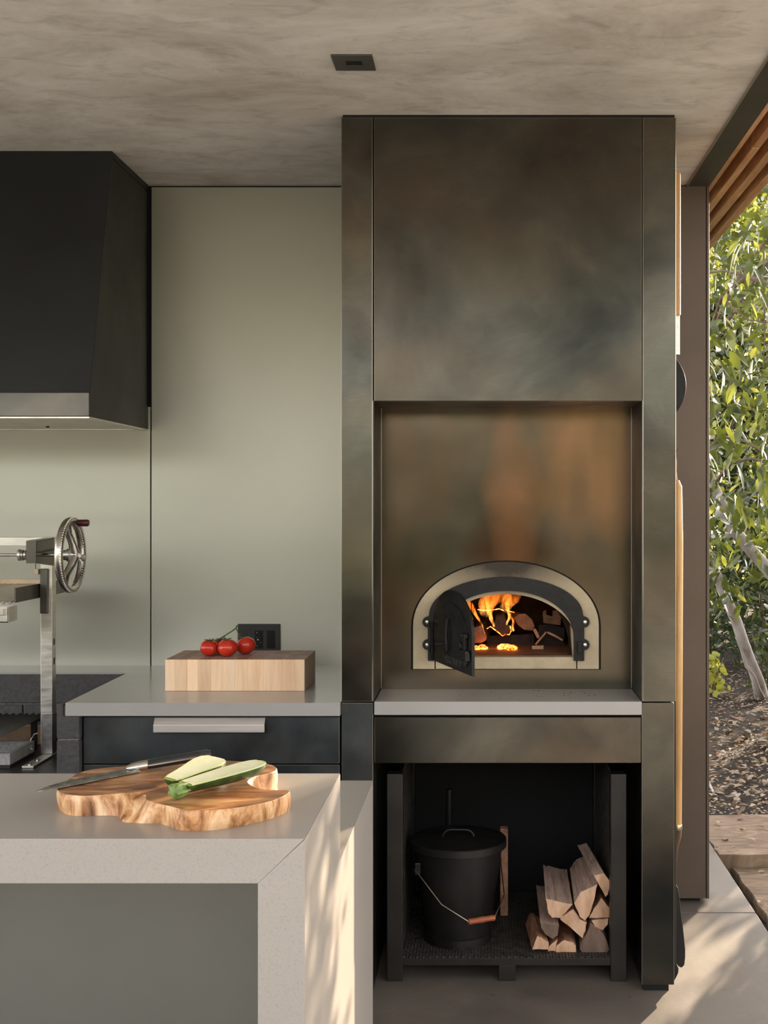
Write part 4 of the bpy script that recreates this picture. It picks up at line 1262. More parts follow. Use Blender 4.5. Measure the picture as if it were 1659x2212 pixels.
for k in range(70):
    a = 2 * math.pi * k / 70
    c1 = Vector((WX + 0.0100, WYc + 0.1035 * math.cos(a), WZ + 0.1035 * math.sin(a)))
    m.box(c1.x - 0.0018, c1.x + 0.0018, c1.y - 0.0018, c1.y + 0.0018, c1.z - 0.0018, c1.z + 0.0018)
o = m.build('grip_ridges', MAT['polished'], wh); o['kind'] = 'stuff'
MB().lathe([(0.009, WX + 0.006), (0.0115, WX + 0.009), (0.0118, WX + 0.042), (0.010, WX + 0.047), (0.004, WX + 0.048)], (0, 4.035, WZ + 0.105), 18, 'x').build('crank_knob', MAT['knob'], wh, smooth=40)
boxo('slide_plate', MAT['band'], gr_, (85.5 - CX) * 4.09 / F, (103 - CX) * 4.09 / F, 4.090, 4.0985, 1.159, 1.3105, 0.0025)
boxo('cable_clamp', MAT['heat_steel'], gr_, (76.5 - CX) * 4.09 / F, (84.5 - CX) * 4.09 / F, 4.082, 4.097, 1.291, 1.310, 0.001)
MB().tube([(-1.522, 4.09, 1.305), (-1.522, 4.09, 1.34)], 0.0012, 6).build('cable', MAT['iron'], gr_)
boxo('side_arm', MAT['band'], gr_, -1.5165, -1.5105, 3.890, 4.345, 1.212, 1.2596, 0.0008)
boxo('back_bar', MAT['heat_steel'], gr_, -3.0, -1.5165, 4.330, 4.336, 1.2365, 1.2605, 0.0005)
for i in range(16):
    xx = -1.535 - 0.0215 * i
    m = MB()
    def vq(y, z): return [Vector((xx - 0.0095, y, z + 0.008)), Vector((xx, y, z)), Vector((xx + 0.0095, y, z + 0.008)), Vector((xx + 0.0085, y, z + 0.0095)), Vector((xx, y, z + 0.003)), Vector((xx - 0.0085, y, z + 0.0095))]
    m.loft([vq(3.885, 1.207), vq(4.325, 1.236)])
    m.build('grill_bar', SS, gr_)
m = MB()
m.box(-2.2, -1.5145, 3.835, 3.838, 1.154, 1.2025)
m.box(-2.2, -1.5145, 3.905, 3.908, 1.154, 1.2025)
m.box(-2.2, -1.5145, 3.835, 3.908, 1.154, 1.157)
m.box(-1.5165, -1.5135, 3.835, 3.908, 1.154, 1.2025)
m.build('grease_trough', SS, gr_)
boxo('trough_lip', SS, gr_, -2.2, (9 - CX) * 3.832 / F, 3.826, 3.835, 1.178, 1.199, 0.001)
MB().tube([(-1.517, 4.095, 0.755), (-1.528, 4.092, 0.752), (-1.537, 4.09, 0.735), (-1.539, 4.09, 0.705), (-1.532, 4.09, 0.70)], 0.0022, 8).build('latch_hook', MAT['polished'], gr_, smooth=60)
m = MB()
for z in (1.05, 0.985):
    m.box(-1.4697, -1.4690, 4.113, 4.122, z, z + 0.022)
m.build('pin_slot', MAT['gap'], gr_)

# ------------------------------------------------------------------ island: raised bar and lower counter
AZt, ARx, AY0, AY1, AT, AL = 1.0615, -0.2555, 1.701, 2.1125, 0.0630, 0.0662
bar = thing('breakfast_bar', (-1.2, 1.9, 0), 'raised taupe stone bar with mitred waterfall end in the foreground', 'bar')
m = MB()
m.prism([(-3.0, AZt), (ARx, AZt), (ARx - AL + 0.0008, AZt - AT), (-3.0, AZt - AT)], AY0, AY1, 'y')
m.build('bar_top', MAT['island'], bar, bevel=0.0012)
m = MB()
m.prism([(ARx, AZt - 0.0006), (ARx, 0.0), (ARx - AL, 0.0), (ARx - AL, AZt - AT - 0.0004)], AY0, AY1, 'y')
m.build('waterfall_end', MAT['island'], bar, bevel=0.0012)
boxo('knee_panel', MAT['island_panel'], bar, -3.0, ARx - AL - 0.0005, 2.00, 2.11, 0.0, AZt - AT - 0.0005, 0.001)
isl = thing('island_counter', (-1.2, 2.42, 0), 'lower taupe stone island counter right behind the raised bar', 'counter')
BXr, BY0, BY1 = -0.2560, 2.1130, 2.7205
m = MB()
m.prism([(-3.0, 0.910), (BXr, 0.910), (BXr - 0.066 + 0.0008, 0.847), (-3.0, 0.847)], BY0, BY1, 'y')
m.build('counter_top', MAT['island'], isl, bevel=0.0012)
m = MB()
m.prism([(BXr, 0.9094), (BXr, 0.0), (BXr - 0.066, 0.0), (BXr - 0.066, 0.8466)], BY0, BY1, 'y')
m.build('waterfall_end', MAT['island'], isl, bevel=0.0012)
boxo('cabinet_core', MAT['island_panel'], isl, -3.0, BXr - 0.067, BY0, BY1 - 0.02, 0.0, 0.8465, 0.001)

# ------------------------------------------------------------------ live edge board with knife and zucchini
bd_z0, bd_z1 = AZt + 0.0002, AZt + 0.0300
CO = lambda u, v: (60 + u / 2.676, 1600 + v / 2.676)
FR = [((165, 292), (180, 400)), ((230, 312), (225, 432)), ((300, 320), (300, 437)), ((372, 318), (375, 436)), ((440, 312), (450, 432)), ((540, 305), (530, 436)), ((600, 302), (537, 465)), ((690, 312), (565, 474)),
      ((672, 340), (640, 478)), ((740, 360), (700, 480)), ((800, 375), (760, 478)), ((870, 392), (810, 493)), ((910, 403), (860, 522)), ((1050, 403), (1050, 522)), ((1150, 396), (1160, 508)), ((1300, 376), (1310, 480)), ((1440, 342), (1450, 440)), ((1538, 287), (1536, 395))]
BKp = [(1450, 285), (1350, 284), (1290, 258), (1268, 235), (1300, 212), (1360, 195), (1420, 182), (1447, 165), (1425, 142), (1370, 128), (1250, 120), (1130, 113), (1000, 118), (850, 128), (700, 140), (560, 146), (420, 158), (330, 172), (262, 198), (240, 222), (195, 245), (172, 270)]
top_, bot_ = [], []
for a, b_ in FR:
    p = PZ(*CO(*a), bd_z1); q = PZ(*CO(*b_), bd_z0)
    top_.append(p); bot_.append(q)
for a in BKp:
    p = PZ(*CO(*a), bd_z1)
    top_.append(p); bot_.append(Vector((p.x, p.y, bd_z0)))


def smooth_loop(ps, k=2):
    for _ in range(k):
        o = []
        n = len(ps)
        for i in range(n):
            a, b_ = ps[i], ps[(i + 1) % n]
            o += [a.lerp(b_, 0.25), a.lerp(b_, 0.75)]
        ps = o
    return ps


T2, B2 = smooth_loop(top_, 2), smooth_loop(bot_, 2)
cen = sum(T2, Vector()) / len(T2)
ringsb = [B2, [b_.lerp(t_, 0.35) + (b_ - cen).normalized() * 0.0012 for b_, t_ in zip(B2, T2)], [b_.lerp(t_, 0.75) + (b_ - cen).normalized() * 0.0012 for b_, t_ in zip(B2, T2)],
          [Vector((t_.x, t_.y, t_.z - 0.0012)) for t_ in T2], [t_ + (cen - t_).normalized() * 0.0012 for t_ in T2]]
for r_ in ringsb[1:3]:
    for i, p in enumerate(r_):
        p.z = min(max(p.z, bd_z0), bd_z1); 
m = MB()
n = len(T2)
m.loft(ringsb, 1, False)
tri = tessellate_polygon([[Vector((p.x, p.y, 0)) for p in ringsb[-1]]])
m.add(ringsb[-1], [tuple(q) for q in tri], 0)
tri = tessellate_polygon([[Vector((p.x, p.y, 0)) for p in ringsb[0]]])
m.add(ringsb[0], [tuple(q) for q in tri], 1)
bo = m.build('live_edge_board', [MAT['teak'], MAT['teak_side']], None)
tag(bo, 'irregular live edge teak serving board on the raised bar', 'board')

# knife
kz = bd_z1 + 0.0006
kn = thing('kitchen_knife', (-0.6, 1.9, kz), 'wet kitchen knife with black handle lying across the live edge board', 'knife')
kt, kh, ks = PZ(78, 1712, kz + 0.001), PZ(304, 1667.5, kz + 0.001), PZ(291, 1659, kz + 0.003)
ax_ = (kh - kt).normalized(); sd_ = Vector((-ax_.y, ax_.x, 0)).normalized()
L = (kh - kt).length
wid = 0.034


def kp(u, s_, z): return kt + ax_ * (L * u) + sd_ * (wid * s_) + Vector((0, 0, z))


edge_ = [kp(u, e, 0) for u, e in ((0.0, 0.0), (0.06, -0.02), (0.2, -0.05), (0.4, -0.05), (0.7, -0.03), (1.0, 0.0))]
spin_ = [kp(u, e, 0) for u, e in ((1.0, 0.92), (0.8, 0.93), (0.55, 0.90), (0.35, 0.78), (0.18, 0.52), (0.06, 0.2))]
m = MB()
pl_ = edge_ + spin_
m.loft([pl_, [p + Vector((0, 0, 0.0022)) for p in pl_]])
bl_ = m.build('blade', MAT['blade'], kn)
m = MB()
inn = [kp(u, e, 0.0027) for u, e in ((0.03, 0.02), (0.06, 0.1), (0.2, 0.12), (0.4, 0.12), (0.7, 0.14), (1.0, 0.17))]
out = [kp(u, e - 0.03, 0.0006) for u, e in ((0.0, 0.0), (0.06, -0.02), (0.2, -0.05), (0.4, -0.05), (0.7, -0.03), (1.0, 0.0))]
for i in range(5):
    m.add([out[i], out[i + 1], inn[i + 1], inn[i]], [(0, 1, 2, 3)])
m.build('cutting_edge', MAT['knife_edge'], bl_)
hb = kp(1.0, 0.55, 0.006)
he = PZ(410, 1636, 1.110); hd = (he - hb)
he = hb + hd * 1.15
def oval(c, a, sv, ra, rz):
    return [c + sv * (ra * math.cos(2 * math.pi * k / 16)) + Vector((0, 0, rz * math.sin(2 * math.pi * k / 16))) for k in range(16)]
hdv = hd.normalized(); hsv = Vector((-hdv.y, hdv.x, 0)).normalized()
m = MB().loft([oval(hb - hdv * 0.012, 0, hsv, 0.006, 0.003), oval(hb - hdv * 0.004, 0, hsv, 0.0115, 0.006), oval(hb + hdv * 0.004, 0, hsv, 0.0125, 0.0072), oval(hb + hdv * 0.022, 0, hsv, 0.0125, 0.0075)])
m.build('bolster', MAT['knife_edge'], kn, smooth=50)
m = MB().loft([oval(hb + hdv * q, 0, hsv, ra, rz) for q, ra, rz in ((0.0222, 0.0125, 0.0075), (0.04, 0.0125, 0.008), (0.07, 0.0118, 0.0082), (0.10, 0.0128, 0.0082), (0.118, 0.013, 0.008), (0.124, 0.009, 0.005))])
hn = m.build('handle', MAT['black_grip'], kn, smooth=50)
m = MB()
m.loft([[hb + hdv * q + hsv * -0.0122 + Vector((0, 0, z)) for z in (-0.0006, 0.0012)] + [hb + hdv * q + hsv * -0.0133 + Vector((0, 0, z)) for z in (0.0012, -0.0006)] for q in (0.023, 0.06, 0.10)])
m.build('tang', MAT['knife_edge'], hn)


def half_zucchini(name, p0, p1, prof, tilt, label, stem):
    """Half a zucchini, cut face up, rolled toward the viewer by tilt."""
    root = thing(name, (p0.x, p0.y, bd_z1), label, 'zucchini', 'halved zucchini on the board')
    d = (p1 - p0); L = d.length; d.normalize()
    s_ = Vector((d.y, -d.x, 0)).normalized()        # toward the camera side
    u_ = s_.cross(d).normalized()
    if u_.z < 0: u_ = -u_
    s2 = s_ * math.cos(tilt) - u_ * math.sin(tilt)
    u2 = u_ * math.cos(tilt) + s_ * math.sin(tilt)
    rings, cut, inn = [], [], []
    for q, r in prof:
        c0 = p0 + d * (L * q)
        rings.append([c0 + s2 * (r * math.cos(a)) - u2 * (r * 0.92 * math.sin(a)) for a in [math.pi * k / 14 for k in range(15)]])
        cut.append((c0 + s2 * r, c0 - s2 * r))
        k = max(0.0, r - 0.0022)
        inn.append((c0 + s2 * k + u2 * 0.0002, c0 - s2 * k + u2 * 0.0002))
    m = MB()
    nn = len(prof)
    vs = [p for r in rings for p in r]; fs = []
    for i in range(nn - 1):
        for k in range(14):
            fs.append((i * 15 + k, i * 15 + k + 1, (i + 1) * 15 + k + 1, (i + 1) * 15 + k))
    fs.append([k for k in range(15)]); fs.append([(nn - 1) * 15 + k for k in range(14, -1, -1)])
    m.add(vs, fs)
    zmin = min(p.z for p in m.v)
    m.build('skin', MAT['zuc_skin'], root, smooth=70)
    m = MB(); vs = [p for c in cut for p in c]
    m.add([p + u2 * 0.0001 for p in vs], [(2 * i, 2 * i + 1, 2 * i + 3, 2 * i + 2) for i in range(nn - 1)])
    m.build('rind', MAT['zuc_rim'], root)
    m = MB(); vs = [p for c in inn[1:-1] for p in c]
    up_ = u2 * 0.0012
    m.add(vs + [p + up_ for p in vs], [(2 * (nn - 2) + 2 * i, 2 * (nn - 2) + 2 * i + 1, 2 * (nn - 2) + 2 * i + 3, 2 * (nn - 2) + 2 * i + 2) for i in range(nn - 3)] +
          [(2 * i, 2 * i + 2, 2 * (nn - 2) + 2 * i + 2, 2 * (nn - 2) + 2 * i) for i in range(nn - 3)] + [(2 * i + 1, 2 * i + 3, 2 * (nn - 2) + 2 * i + 3, 2 * (nn - 2) + 2 * i + 1) for i in range(nn - 3)])
    m.build('cut_face', MAT['zuc_flesh'], root, smooth=40)
    if stem:
        m = MB()
        rg = []
        for q, r in ((0.006, 0.0095), (-0.004, 0.0110), (-0.013, 0.0120), (-0.020, 0.0115), (-0.022, 0.006)):
            c0 = p0 + d * q - u2 * 0.007
            rg.append([c0 + (s2 * math.cos(a) + u2 * math.sin(a) * 0.85) * r * (1 + 0.22 * math.cos(5 * a)) for a in [2 * math.pi * k / 50 for k in range(50)]])
        m.loft(rg)
        m.build('stem', MAT['zuc_stem'], root, smooth=40)
    return zmin


pz0, pz1 = PZ(397, 1694, 1.1125), PZ(570, 1644, 1.1170)
half_zucchini('halved_zucchini', pz0, pz1, [(0, 0.012), (0.03, 0.0145), (0.10, 0.0158), (0.25, 0.0175), (0.45, 0.0195), (0.62, 0.0205), (0.78, 0.0205), (0.90, 0.0175), (0.96, 0.013), (1.0, 0.004)], RAD(6),
              'zucchini half with green stem cut face up nearest the board front', True)
pz2, pz3 = PZ(364, 1685, 1.1135), PZ(470, 1636, 1.1210)
half_zucchini('halved_zucchini', pz2, pz3, [(0, 0.007), (0.04, 0.0115), (0.12, 0.0145), (0.28, 0.0165), (0.45, 0.0195), (0.62, 0.0235), (0.78, 0.0262), (0.90, 0.0245), (0.97, 0.0175), (1.0, 0.007)], RAD(8),
              'stemless zucchini half beside the knife handle, cut face up', False)

# ------------------------------------------------------------------ garden
def leaf_mesh(name, L, W, mat, fold=0.25, curl=0.15):
    xs = [0, 0.25, 0.55, 0.82, 1.0]; ws = [0.0, 0.8, 1.0, 0.55, 0.0]
    vs, fs = [], []
    for x, w_ in zip(xs, ws):
        z = -curl * L * x * x
        vs += [(x * L, 0, z), (x * L, w_ * W / 2, z + fold * w_ * W / 2), (x * L, -w_ * W / 2, z + fold * w_ * W / 2)]
    for i in range(4):
        a, b_ = 3 * i, 3 * i + 3
        fs += [(a, b_, b_ + 1, a + 1), (a, a + 2, b_ + 2, b_)]
    me = bpy.data.meshes.new(name)
    me.from_pydata(vs, [], fs)
    me.materials.append(mat)
    me.polygons.foreach_set('use_smooth', [True] * len(me.polygons))
    return me


def leaf_cloud(name, pts, L, W, mat, parent, seed, droop=0.5, kind='stuff', face=None):
    rg = np.random.default_rng(seed)
    n = len(pts)
    pts = np.asarray(pts)
    az = rg.uniform(0, 2 * np.pi, n)
    el = rg.normal(-droop, 0.5, n)
    d = np.stack([np.cos(az) * np.cos(el), np.sin(az) * np.cos(el), np.sin(el)], 1)
    rnd = rg.normal(size=(n, 3))
    s_ = np.cross(d, rnd); s_ /= np.linalg.norm(s_, axis=1)[:, None]
    nn = np.cross(s_, d)
    sc_ = rg.uniform(0.65, 1.25, n)[:, None]
    Ls, Ws = L * sc_, W * sc_ / 2
    V = np.stack([pts, pts + d * Ls * 0.3 + s_ * Ws * 0.85, pts + d * Ls * 0.65 + s_ * Ws * 0.8 - nn * Ls * 0.04, pts + d * Ls - nn * Ls * 0.12,
                  pts + d * Ls * 0.65 - s_ * Ws * 0.8 - nn * Ls * 0.04, pts + d * Ls * 0.3 - s_ * Ws * 0.85], 1).reshape(-1, 3)
    off = np.array(wloc(parent)) if parent is not None else pts.mean(0) * [1, 1, 0]
    V = V - off
    b_ = np.arange(n)[:, None] * 6
    quads = np.concatenate([b_ + [0, 1, 2, 3], b_ + [0, 3, 4, 5]], 0)
    me = bpy.data.meshes.new(name)
    me.vertices.add(len(V)); me.vertices.foreach_set('co', V.astype(np.float32).ravel())
    me.loops.add(quads.size); me.loops.foreach_set('vertex_index', quads.astype(np.int32).ravel())
    me.polygons.add(len(quads))
    me.polygons.foreach_set('loop_start', np.arange(0, quads.size, 4, dtype=np.int32))
    me.polygons.foreach_set('loop_total', np.full(len(quads), 4, dtype=np.int32))
    me.update(); me.validate()
    me.materials.append(mat)
    o = bpy.data.objects.new(name, me)
    COL.objects.link(o)
    if parent is not None: o.parent = parent
    else: o.location = off
    if kind: o['kind'] = kind
    return o


def branch(pts, r0, r1, parent, mat, name='branch', n=9):
    k = len(pts)
    return MB().tube(pts, [r0 + (r1 - r0) * i / (k - 1) for i in range(k)], n).build(name, mat, parent, smooth=60)


LM = [leaf_mesh('leaf', 0.105, 0.036, MAT['leaf']), leaf_mesh('leaf', 0.085, 0.033, MAT['leaf2'], 0.2, 0.1), leaf_mesh('leaf', 0.095, 0.040, MAT['leaf'], 0.15, 0.25), leaf_mesh('leaf', 0.075, 0.028, MAT['leaf4'], 0.2, 0.1)]


def put_leaves(parent, spots, seed, weights):
    rr = random.Random(seed)
    off = wloc(parent)
    for p in spots:
        me = rr.choices(LM, weights)[0]
        o = bpy.data.objects.new('leaf', me)
        o.parent = parent
        o.location = Vector(p) - off
        o.rotation_euler = (rr.uniform(-1.1, 1.1), rr.gauss(0.75, 0.45), rr.uniform(0, 6.28))
        s_ = rr.uniform(0.85, 1.45)
        o.scale = (s_, s_, s_)
        COL.objects.link(o)


rg = np.random.default_rng(11)


def view_pts(n, px0, px1, py0, py1, Y0, Y1, pw=1.0):
    """Points inside a slice of the garden as seen from the terrace."""
    Y = rg.uniform(Y0, Y1, n)
    px = rg.uniform(px0, px1, n); py = py0 + (py1 - py0) * rg.uniform(0, 1, n) ** pw
    return np.stack([(px - CX) * Y / F, Y, H - (py - CY) * Y / F], 1)


TA = thing('leaning_tree', tuple(PZ(1646, 1508, -0.02)), 'slim pale trunked tree leaning left whose foot stands in the soil bed', 'tree')
b0 = PZ(1646, 1508, -0.03)
tp = [b0] + [P(x, y, 9.5) for x, y in ((1637, 1470), (1622, 1430), (1606, 1390), (1592, 1345), (1572, 1300), (1555, 1258), (1536, 1218), (1505, 1150), (1470, 1050), (1440, 900))]
MB().tube(tp, [0.060, 0.050, 0.044, 0.046, 0.044, 0.042, 0.042, 0.040, 0.038, 0.035, 0.03], 14).build('trunk', MAT['bark'], TA, smooth=60)
branch([P(1600, 1400, 9.45), P(1612, 1440, 9.4), P(1630, 1462, 9.4), P(1640, 1490, 9.42), b0 + Vector((0.01, -0.05, 0))], 0.010, 0.014, TA, MAT['bark'])
branch([P(1470, 1050, 9.5), P(1540, 960, 9.2), P(1620, 880, 8.9), P(1720, 800, 8.6)], 0.02, 0.008, TA, MAT['twig'])
branch([P(1440, 900, 9.5), P(1530, 760, 9.0), P(1620, 620, 8.7), P(1690, 520, 8.5)], 0.02, 0.007, TA, MAT['twig'])
put_leaves(TA, view_pts(60, 1535, 1665, 1060, 1340, 8.6, 9.4), 3, (5, 1, 4, 1))
leaf_cloud('foliage', view_pts(900, 1490, 1760, 640, 1320, 8.6, 9.6), 0.10, 0.035, MAT['leaf'], TA, 21)

TB = thing('laurel_tree', tuple(PZ(1775, 1560, -0.02)), 'larger pale trunked laurel tree whose leafy crown fills the garden view', 'tree')
b1 = PZ(1775, 1560, -0.03)
tp = [b1] + [P(x, y, 8.5) for x, y in ((1752, 1450), (1722, 1330), (1690, 1268), (1652, 1222), (1617, 1182), (1586, 1146), (1562, 1097), (1540, 1049), (1510, 980), (1480, 880), (1455, 740), (1440, 560))]
MB().tube(tp, [0.065, 0.058, 0.052, 0.048, 0.045, 0.043, 0.041, 0.040, 0.040, 0.036, 0.032, 0.028, 0.02], 14).build('trunk', MAT['bark'], TB, smooth=60)
branch([P(1540, 1049, 8.5), P(1580, 1000, 8.2), P(1625, 990, 8.0), P(1690, 1010, 7.8)], 0.014, 0.006, TB, MAT['twig'])
branch([P(1480, 880, 8.5), P(1560, 640, 7.8), P(1612, 598, 7.4), P(1640, 604, 7.2), P(1690, 625, 7.0)], 0.016, 0.008, TB, MAT['twig'])
branch([P(1612, 598, 7.4), P(1585, 618, 7.3), P(1558, 636, 7.2)], 0.008, 0.006, TB, MAT['twig'])
branch([P(1558, 640, 7.2), P(1590, 672, 7.1), P(1620, 692, 7.0), P(1665, 697, 6.9)], 0.006, 0.004, TB, MAT['twig'])
branch([P(1455, 740, 8.5), P(1545, 700, 8.0), P(1600, 590, 7.9), P(1648, 530, 7.9), P(1690, 470, 7.9)], 0.018, 0.010, TB, MAT['twig'])
branch([P(1525, 590, 7.3), P(1562, 585, 7.25), P(1600, 592, 7.2), P(1640, 612, 7.2)], 0.007, 0.005, TB, MAT['twig'])
branch([P(1650, 540, 7.6), P(1650, 620, 7.6), P(1652, 720, 7.6), P(1648, 800, 7.6)], 0.006, 0.004, TB, MAT['twig'])
branch([P(1500, 940, 7.8), P(1560, 930, 7.7), P(1620, 960, 7.6), P(1690, 1005, 7.5)], 0.010, 0.006, TB, MAT['twig'])
put_leaves(TB, np.concatenate([view_pts(225, 1528, 1668, 420, 1130, 6.3, 7.6), view_pts(30, 1535, 1660, 1120, 1240, 7.4, 8.3)]), 5, (5, 2, 5, 1))
leaf_cloud('foliage', np.concatenate([view_pts(700, 1490, 1700, 420, 1180, 7.3, 8.6), view_pts(500, 1380, 1540, 350, 1250, 7.4, 9.0)]), 0.10, 0.036, MAT['leaf'], TB, 22)
leaf_cloud('foliage', view_pts(650, 1490, 1720, 420, 1220, 8.4, 9.8), 0.09, 0.034, MAT['leaf2'], TB, 23)

# shrubs behind
def shrub(name, label, x, y, w_, h, n, mat, seed, group=None, L=0.10, W=0.034, z0=0.0, dens=1.0):
    rr = np.random.default_rng(seed)
    root = thing(name, (x, y, z0), label, 'shrub', group)
    r = rr.uniform(0, 1, n) ** 0.45
    a = rr.uniform(0, 2 * np.pi, n)
    q = rr.uniform(0.05, 1, n)
    pts = np.stack([x + r * np.cos(a) * w_ * np.sqrt(np.clip(1.1 - q, 0.1, 1)), y + r * np.sin(a) * w_ * 0.7 * np.sqrt(np.clip(1.1 - q, 0.1, 1)), z0 + q * h], 1)
    leaf_cloud('foliage', pts, L, W, mat, root, seed)
    for k in range(5):
        ax_ = rr.uniform(-0.3, 0.3, 2) * w_
        branch([Vector((x + ax_[0] * 0.3, y + ax_[1] * 0.3, z0 - 0.03)), Vector((x + ax_[0], y + ax_[1], z0 + h * 0.5)), Vector((x + ax_[0] * 2, y + ax_[1] * 2, z0 + h * 0.9))], 0.014, 0.005, root, MAT['twig'], 'stem', 6)
    return root


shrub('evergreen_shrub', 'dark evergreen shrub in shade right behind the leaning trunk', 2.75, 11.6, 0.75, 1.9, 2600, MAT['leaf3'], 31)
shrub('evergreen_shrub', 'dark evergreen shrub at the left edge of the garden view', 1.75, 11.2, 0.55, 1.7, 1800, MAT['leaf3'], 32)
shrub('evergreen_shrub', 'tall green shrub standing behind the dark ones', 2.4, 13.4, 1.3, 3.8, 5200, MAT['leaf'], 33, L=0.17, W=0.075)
shrub('sunlit_shrub', 'tall yellow green sunlit foliage at the back of the garden', 3.2, 17.0, 2.6, 7.5, 7500, MAT['leaf2'], 34, L=0.24, W=0.11)
shrub('ground_ivy', 'low yellow green plant on the soil left of the leaning trunk', 1.80, 9.75, 0.16, 0.32, 130, MAT['leaf4'], 35, L=0.055, W=0.055)
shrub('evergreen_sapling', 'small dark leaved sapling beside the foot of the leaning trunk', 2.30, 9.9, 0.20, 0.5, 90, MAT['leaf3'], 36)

# unseen, off to the right: foliage clustered to dapple the sun, shade the floor
DAP = thing('unseen_hedge', (3.0, 6.3, -0.05), 'unseen laurel hedge right of the terrace, shaped to dapple the sun', 'hedge')
branch([Vector((3.0, 6.3, -0.1)), Vector((3.05, 6.3, 1.0)), Vector((3.0, 6.35, 2.0)), Vector((3.1, 6.3, 3.2))], 0.05, 0.02, DAP, MAT['bark'], 'trunk')
nc, npc = 520, 15
cy_ = rg.uniform(5.6, 6.9, nc)
cx_ = 1.30 + 0.577 * (cy_ - 4.69) + rg.uniform(0, 1, nc) ** 1.15 * 1.9
cz_ = rg.uniform(0, 3.6, nc)
jit = rg.normal(0, 0.075, (nc, npc, 3)) * [0.7, 1.0, 1.0]
pp = (np.stack([cx_, cy_, cz_], 1)[:, None, :] + jit).reshape(-1, 3)
pp[:, 2] = np.abs(pp[:, 2])
lc = 800
ly = rg.uniform(5.7, 7.0, lc)
low = np.stack([1.34 + 0.577 * (ly - 4.69) + rg.uniform(0, 1, lc) * 1.8, ly, rg.uniform(0, 0.72, lc)], 1)
pp = np.concatenate([pp, (low[:, None, :] + rg.normal(0, 0.08, (lc, 14, 3))).reshape(-1, 3)])
pp[:, 2] = np.abs(pp[:, 2])
xx, yy, zz = pp[:, 0], pp[:, 1], pp[:, 2]
leaf_cloud('foliage', np.stack([xx, yy, zz], 1), 0.11, 0.042, MAT['leaf'], DAP, 41)

# behind the viewer: a garden hedge that the steel mirrors
hb_ = thing('lawn_hedge', (0, -14, -0.13), 'long leafy hedge behind the viewer', 'hedge')
n = 13000
xx = rg.uniform(-18, 18, n)
hh = 4.2 + 0.7 * np.sin(xx * 0.9) + 0.5 * np.sin(xx * 2.3 + 1)
leaf_cloud('foliage', np.stack([xx, -14 + rg.uniform(-0.6, 0.8, n), -0.1 + rg.uniform(0, 1, n) * hh], 1), 0.42, 0.26, MAT['leaf2'], hb_, 51)
lo_ = thing('unseen_low_hedge', (3.0, 8.6, -0.05), 'unseen low hedge in the side garden added to shade the pavers', 'hedge')  # unseen hedge added to shade the pavers and slab floor
n = 4200
yy = rg.uniform(8.2, 9.0, n)
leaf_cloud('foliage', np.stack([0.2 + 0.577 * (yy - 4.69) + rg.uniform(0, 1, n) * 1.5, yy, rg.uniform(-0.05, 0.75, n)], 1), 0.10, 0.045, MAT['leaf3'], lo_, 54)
# a second unseen hedge, added to shade the crowns from the low sun
h2 = thing('unseen_hedge', (5.0, 14, -0.05), 'unseen tall hedge deep in the garden added to shade the crowns', 'hedge')
n = 5200
yy = rg.uniform(13.2, 14.8, n)
xx = 0.74 + 0.577 * (yy - 4.69) - rg.uniform(0, 1, n) * 3.0
leaf_cloud('foliage', np.stack([xx, yy, rg.uniform(0, 4.6, n)], 1), 0.15, 0.07, MAT['leaf3'], h2, 52)

# an unseen crown, added so it keeps the open sky off the slab edge
cr = thing('unseen_shade_tree', (6.2, 3.0, -0.13), 'unseen large tree added so its crown shades the side garden', 'tree')
n = 7000
leaf_cloud('foliage', np.stack([rg.uniform(1.3, 8.0, n), rg.uniform(-2.5, 9.5, n), rg.uniform(4.7, 6.6, n)], 1), 0.26, 0.15, MAT['leaf'], cr, 53)
branch([Vector((6.2, 3.0, -0.2)), Vector((6.0, 3.1, 2.5)), Vector((5.0, 3.3, 5.4))], 0.2, 0.1, cr, MAT['bark'], 'trunk')
branch([Vector((6.0, 3.1, 2.5)), Vector((6.4, 4.5, 4.5)), Vector((5.0, 7.0, 5.6))], 0.12, 0.05, cr, MAT['bark'])

# fallen leaves
DL = [leaf_mesh('fallen_leaf', 0.060, 0.028, MAT['dry'], 0.5, 0.2), leaf_mesh('fallen_leaf', 0.075, 0.034, MAT['dry2'], 0.4, 0.3), leaf_mesh('fallen_leaf', 0.05, 0.026, MAT['dry'], 0.7, -0.2)]


def fallen(p, label, group, rr, sc_=1.0):
    o = bpy.data.objects.new('fallen_leaf', rr.choices(DL, (5, 2, 4))[0])
    o.location = p
    o.rotation_euler = (rr.gauss(0, 0.18), rr.gauss(0, 0.18), rr.uniform(0, 6.28))
    s_ = rr.uniform(0.7, 1.3) * sc_
    o.scale = (s_, s_, s_)
    COL.objects.link(o)
    tag(o, label, 'leaf', group)


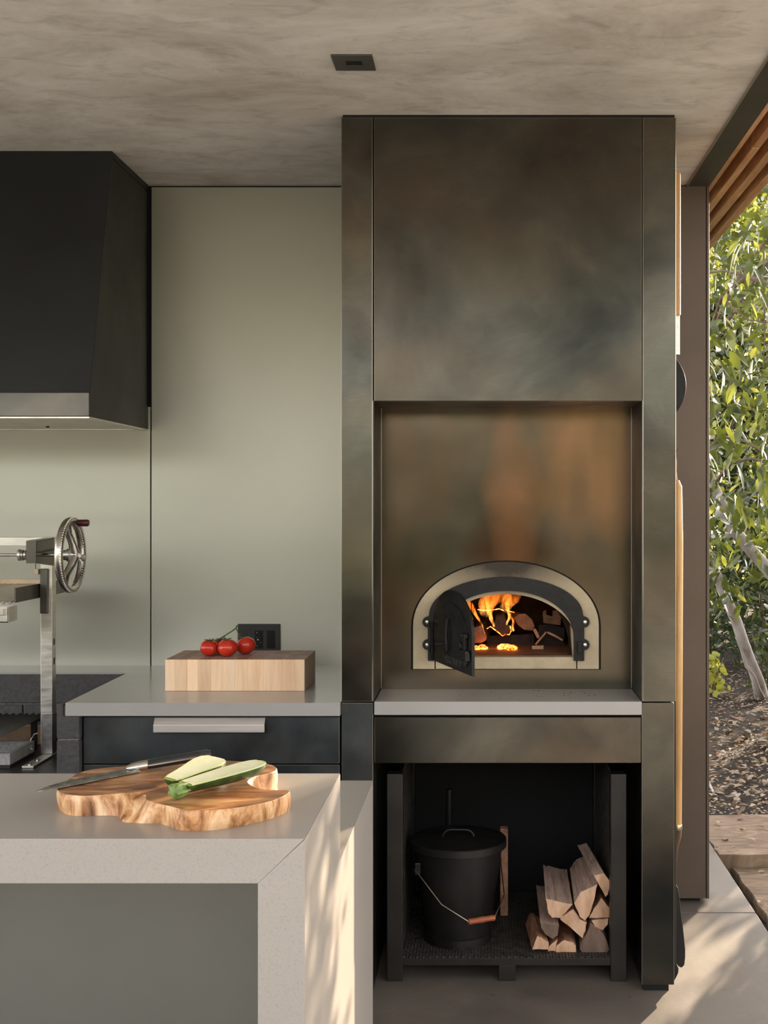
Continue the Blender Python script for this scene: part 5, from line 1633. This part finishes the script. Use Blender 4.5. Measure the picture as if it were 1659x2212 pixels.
rr = random.Random(19)
for px, py in ((1557, 1787), (1553, 1779), (1610, 1792), (1565, 1815), (1632, 1816), (1550, 1831), (1577, 1833), (1652, 1790), (1655, 1833), (1606, 1768)):
    p = PZ(px, py, 0.006)
    fallen(p, 'curled tan leaf lying on the far slate paver', 'leaves on the far paver', rr, 0.8)
for px, py in ((1614, 1867), (1628, 1867), (1652, 1882), (1645, 1946)):
    p = PZ(px, py, -0.044)
    fallen(p, 'dry tan leaf lying on the near slate paver', 'leaves on the near paver', rr, 0.8)
k = 0
while k < 240:
    py = 1752 - 290 * rr.uniform(0, 1) ** 1.0
    px = rr.uniform(1528, 1668)
    p = PZ(px, py, -0.02)
    if p.y > 10.5: continue
    p.z = -0.018 + max(0, p.y - 9) * 0.012 + rr.uniform(0, 0.012)
    fallen(p, 'dry fallen leaf among the litter on the dark soil', 'fallen leaves on the soil', rr)
    k += 1
yy = 6.02 + rg.uniform(0, 1, 9000) ** 1.2 * 5.5
xx = rg.uniform(0.6, 3.6, 9000)
lt = leaf_cloud('leaf_litter', np.stack([xx, yy, -0.022 + np.clip(yy - 9, 0, 9) * 0.012 + rg.uniform(0, 0.012, 9000)], 1), 0.026, 0.014, MAT['dry'], None, 61, droop=0.0)
tag(lt, 'fine litter of leaf scraps over the soil bed', 'litter', kind='stuff')
# flatten the scraps
co_ = np.empty(len(lt.data.vertices) * 3, np.float32); lt.data.vertices.foreach_get('co', co_)
co_ = co_.reshape(-1, 6, 3); base = co_[:, :1, 2:3]
co_[:, :, 2:3] = base + (co_[:, :, 2:3] - base) * 0.3
lt.data.vertices.foreach_set('co', co_.ravel()); lt.data.update()
for px, py, Y in ((1536, 1690, 0),):
    a, b_ = PZ(1531, 1690, 0.0), PZ(1541, 1712, 0.0)
    o = MB().tube([a + Vector((-0.05, 0.1, 0.02)), a, b_], [0.007, 0.008, 0.006], 8).build('fallen_twig', MAT['bark'], None, smooth=60)
    tag(o, 'pale fallen twig on the soil at the edge of the wall end', 'twig')
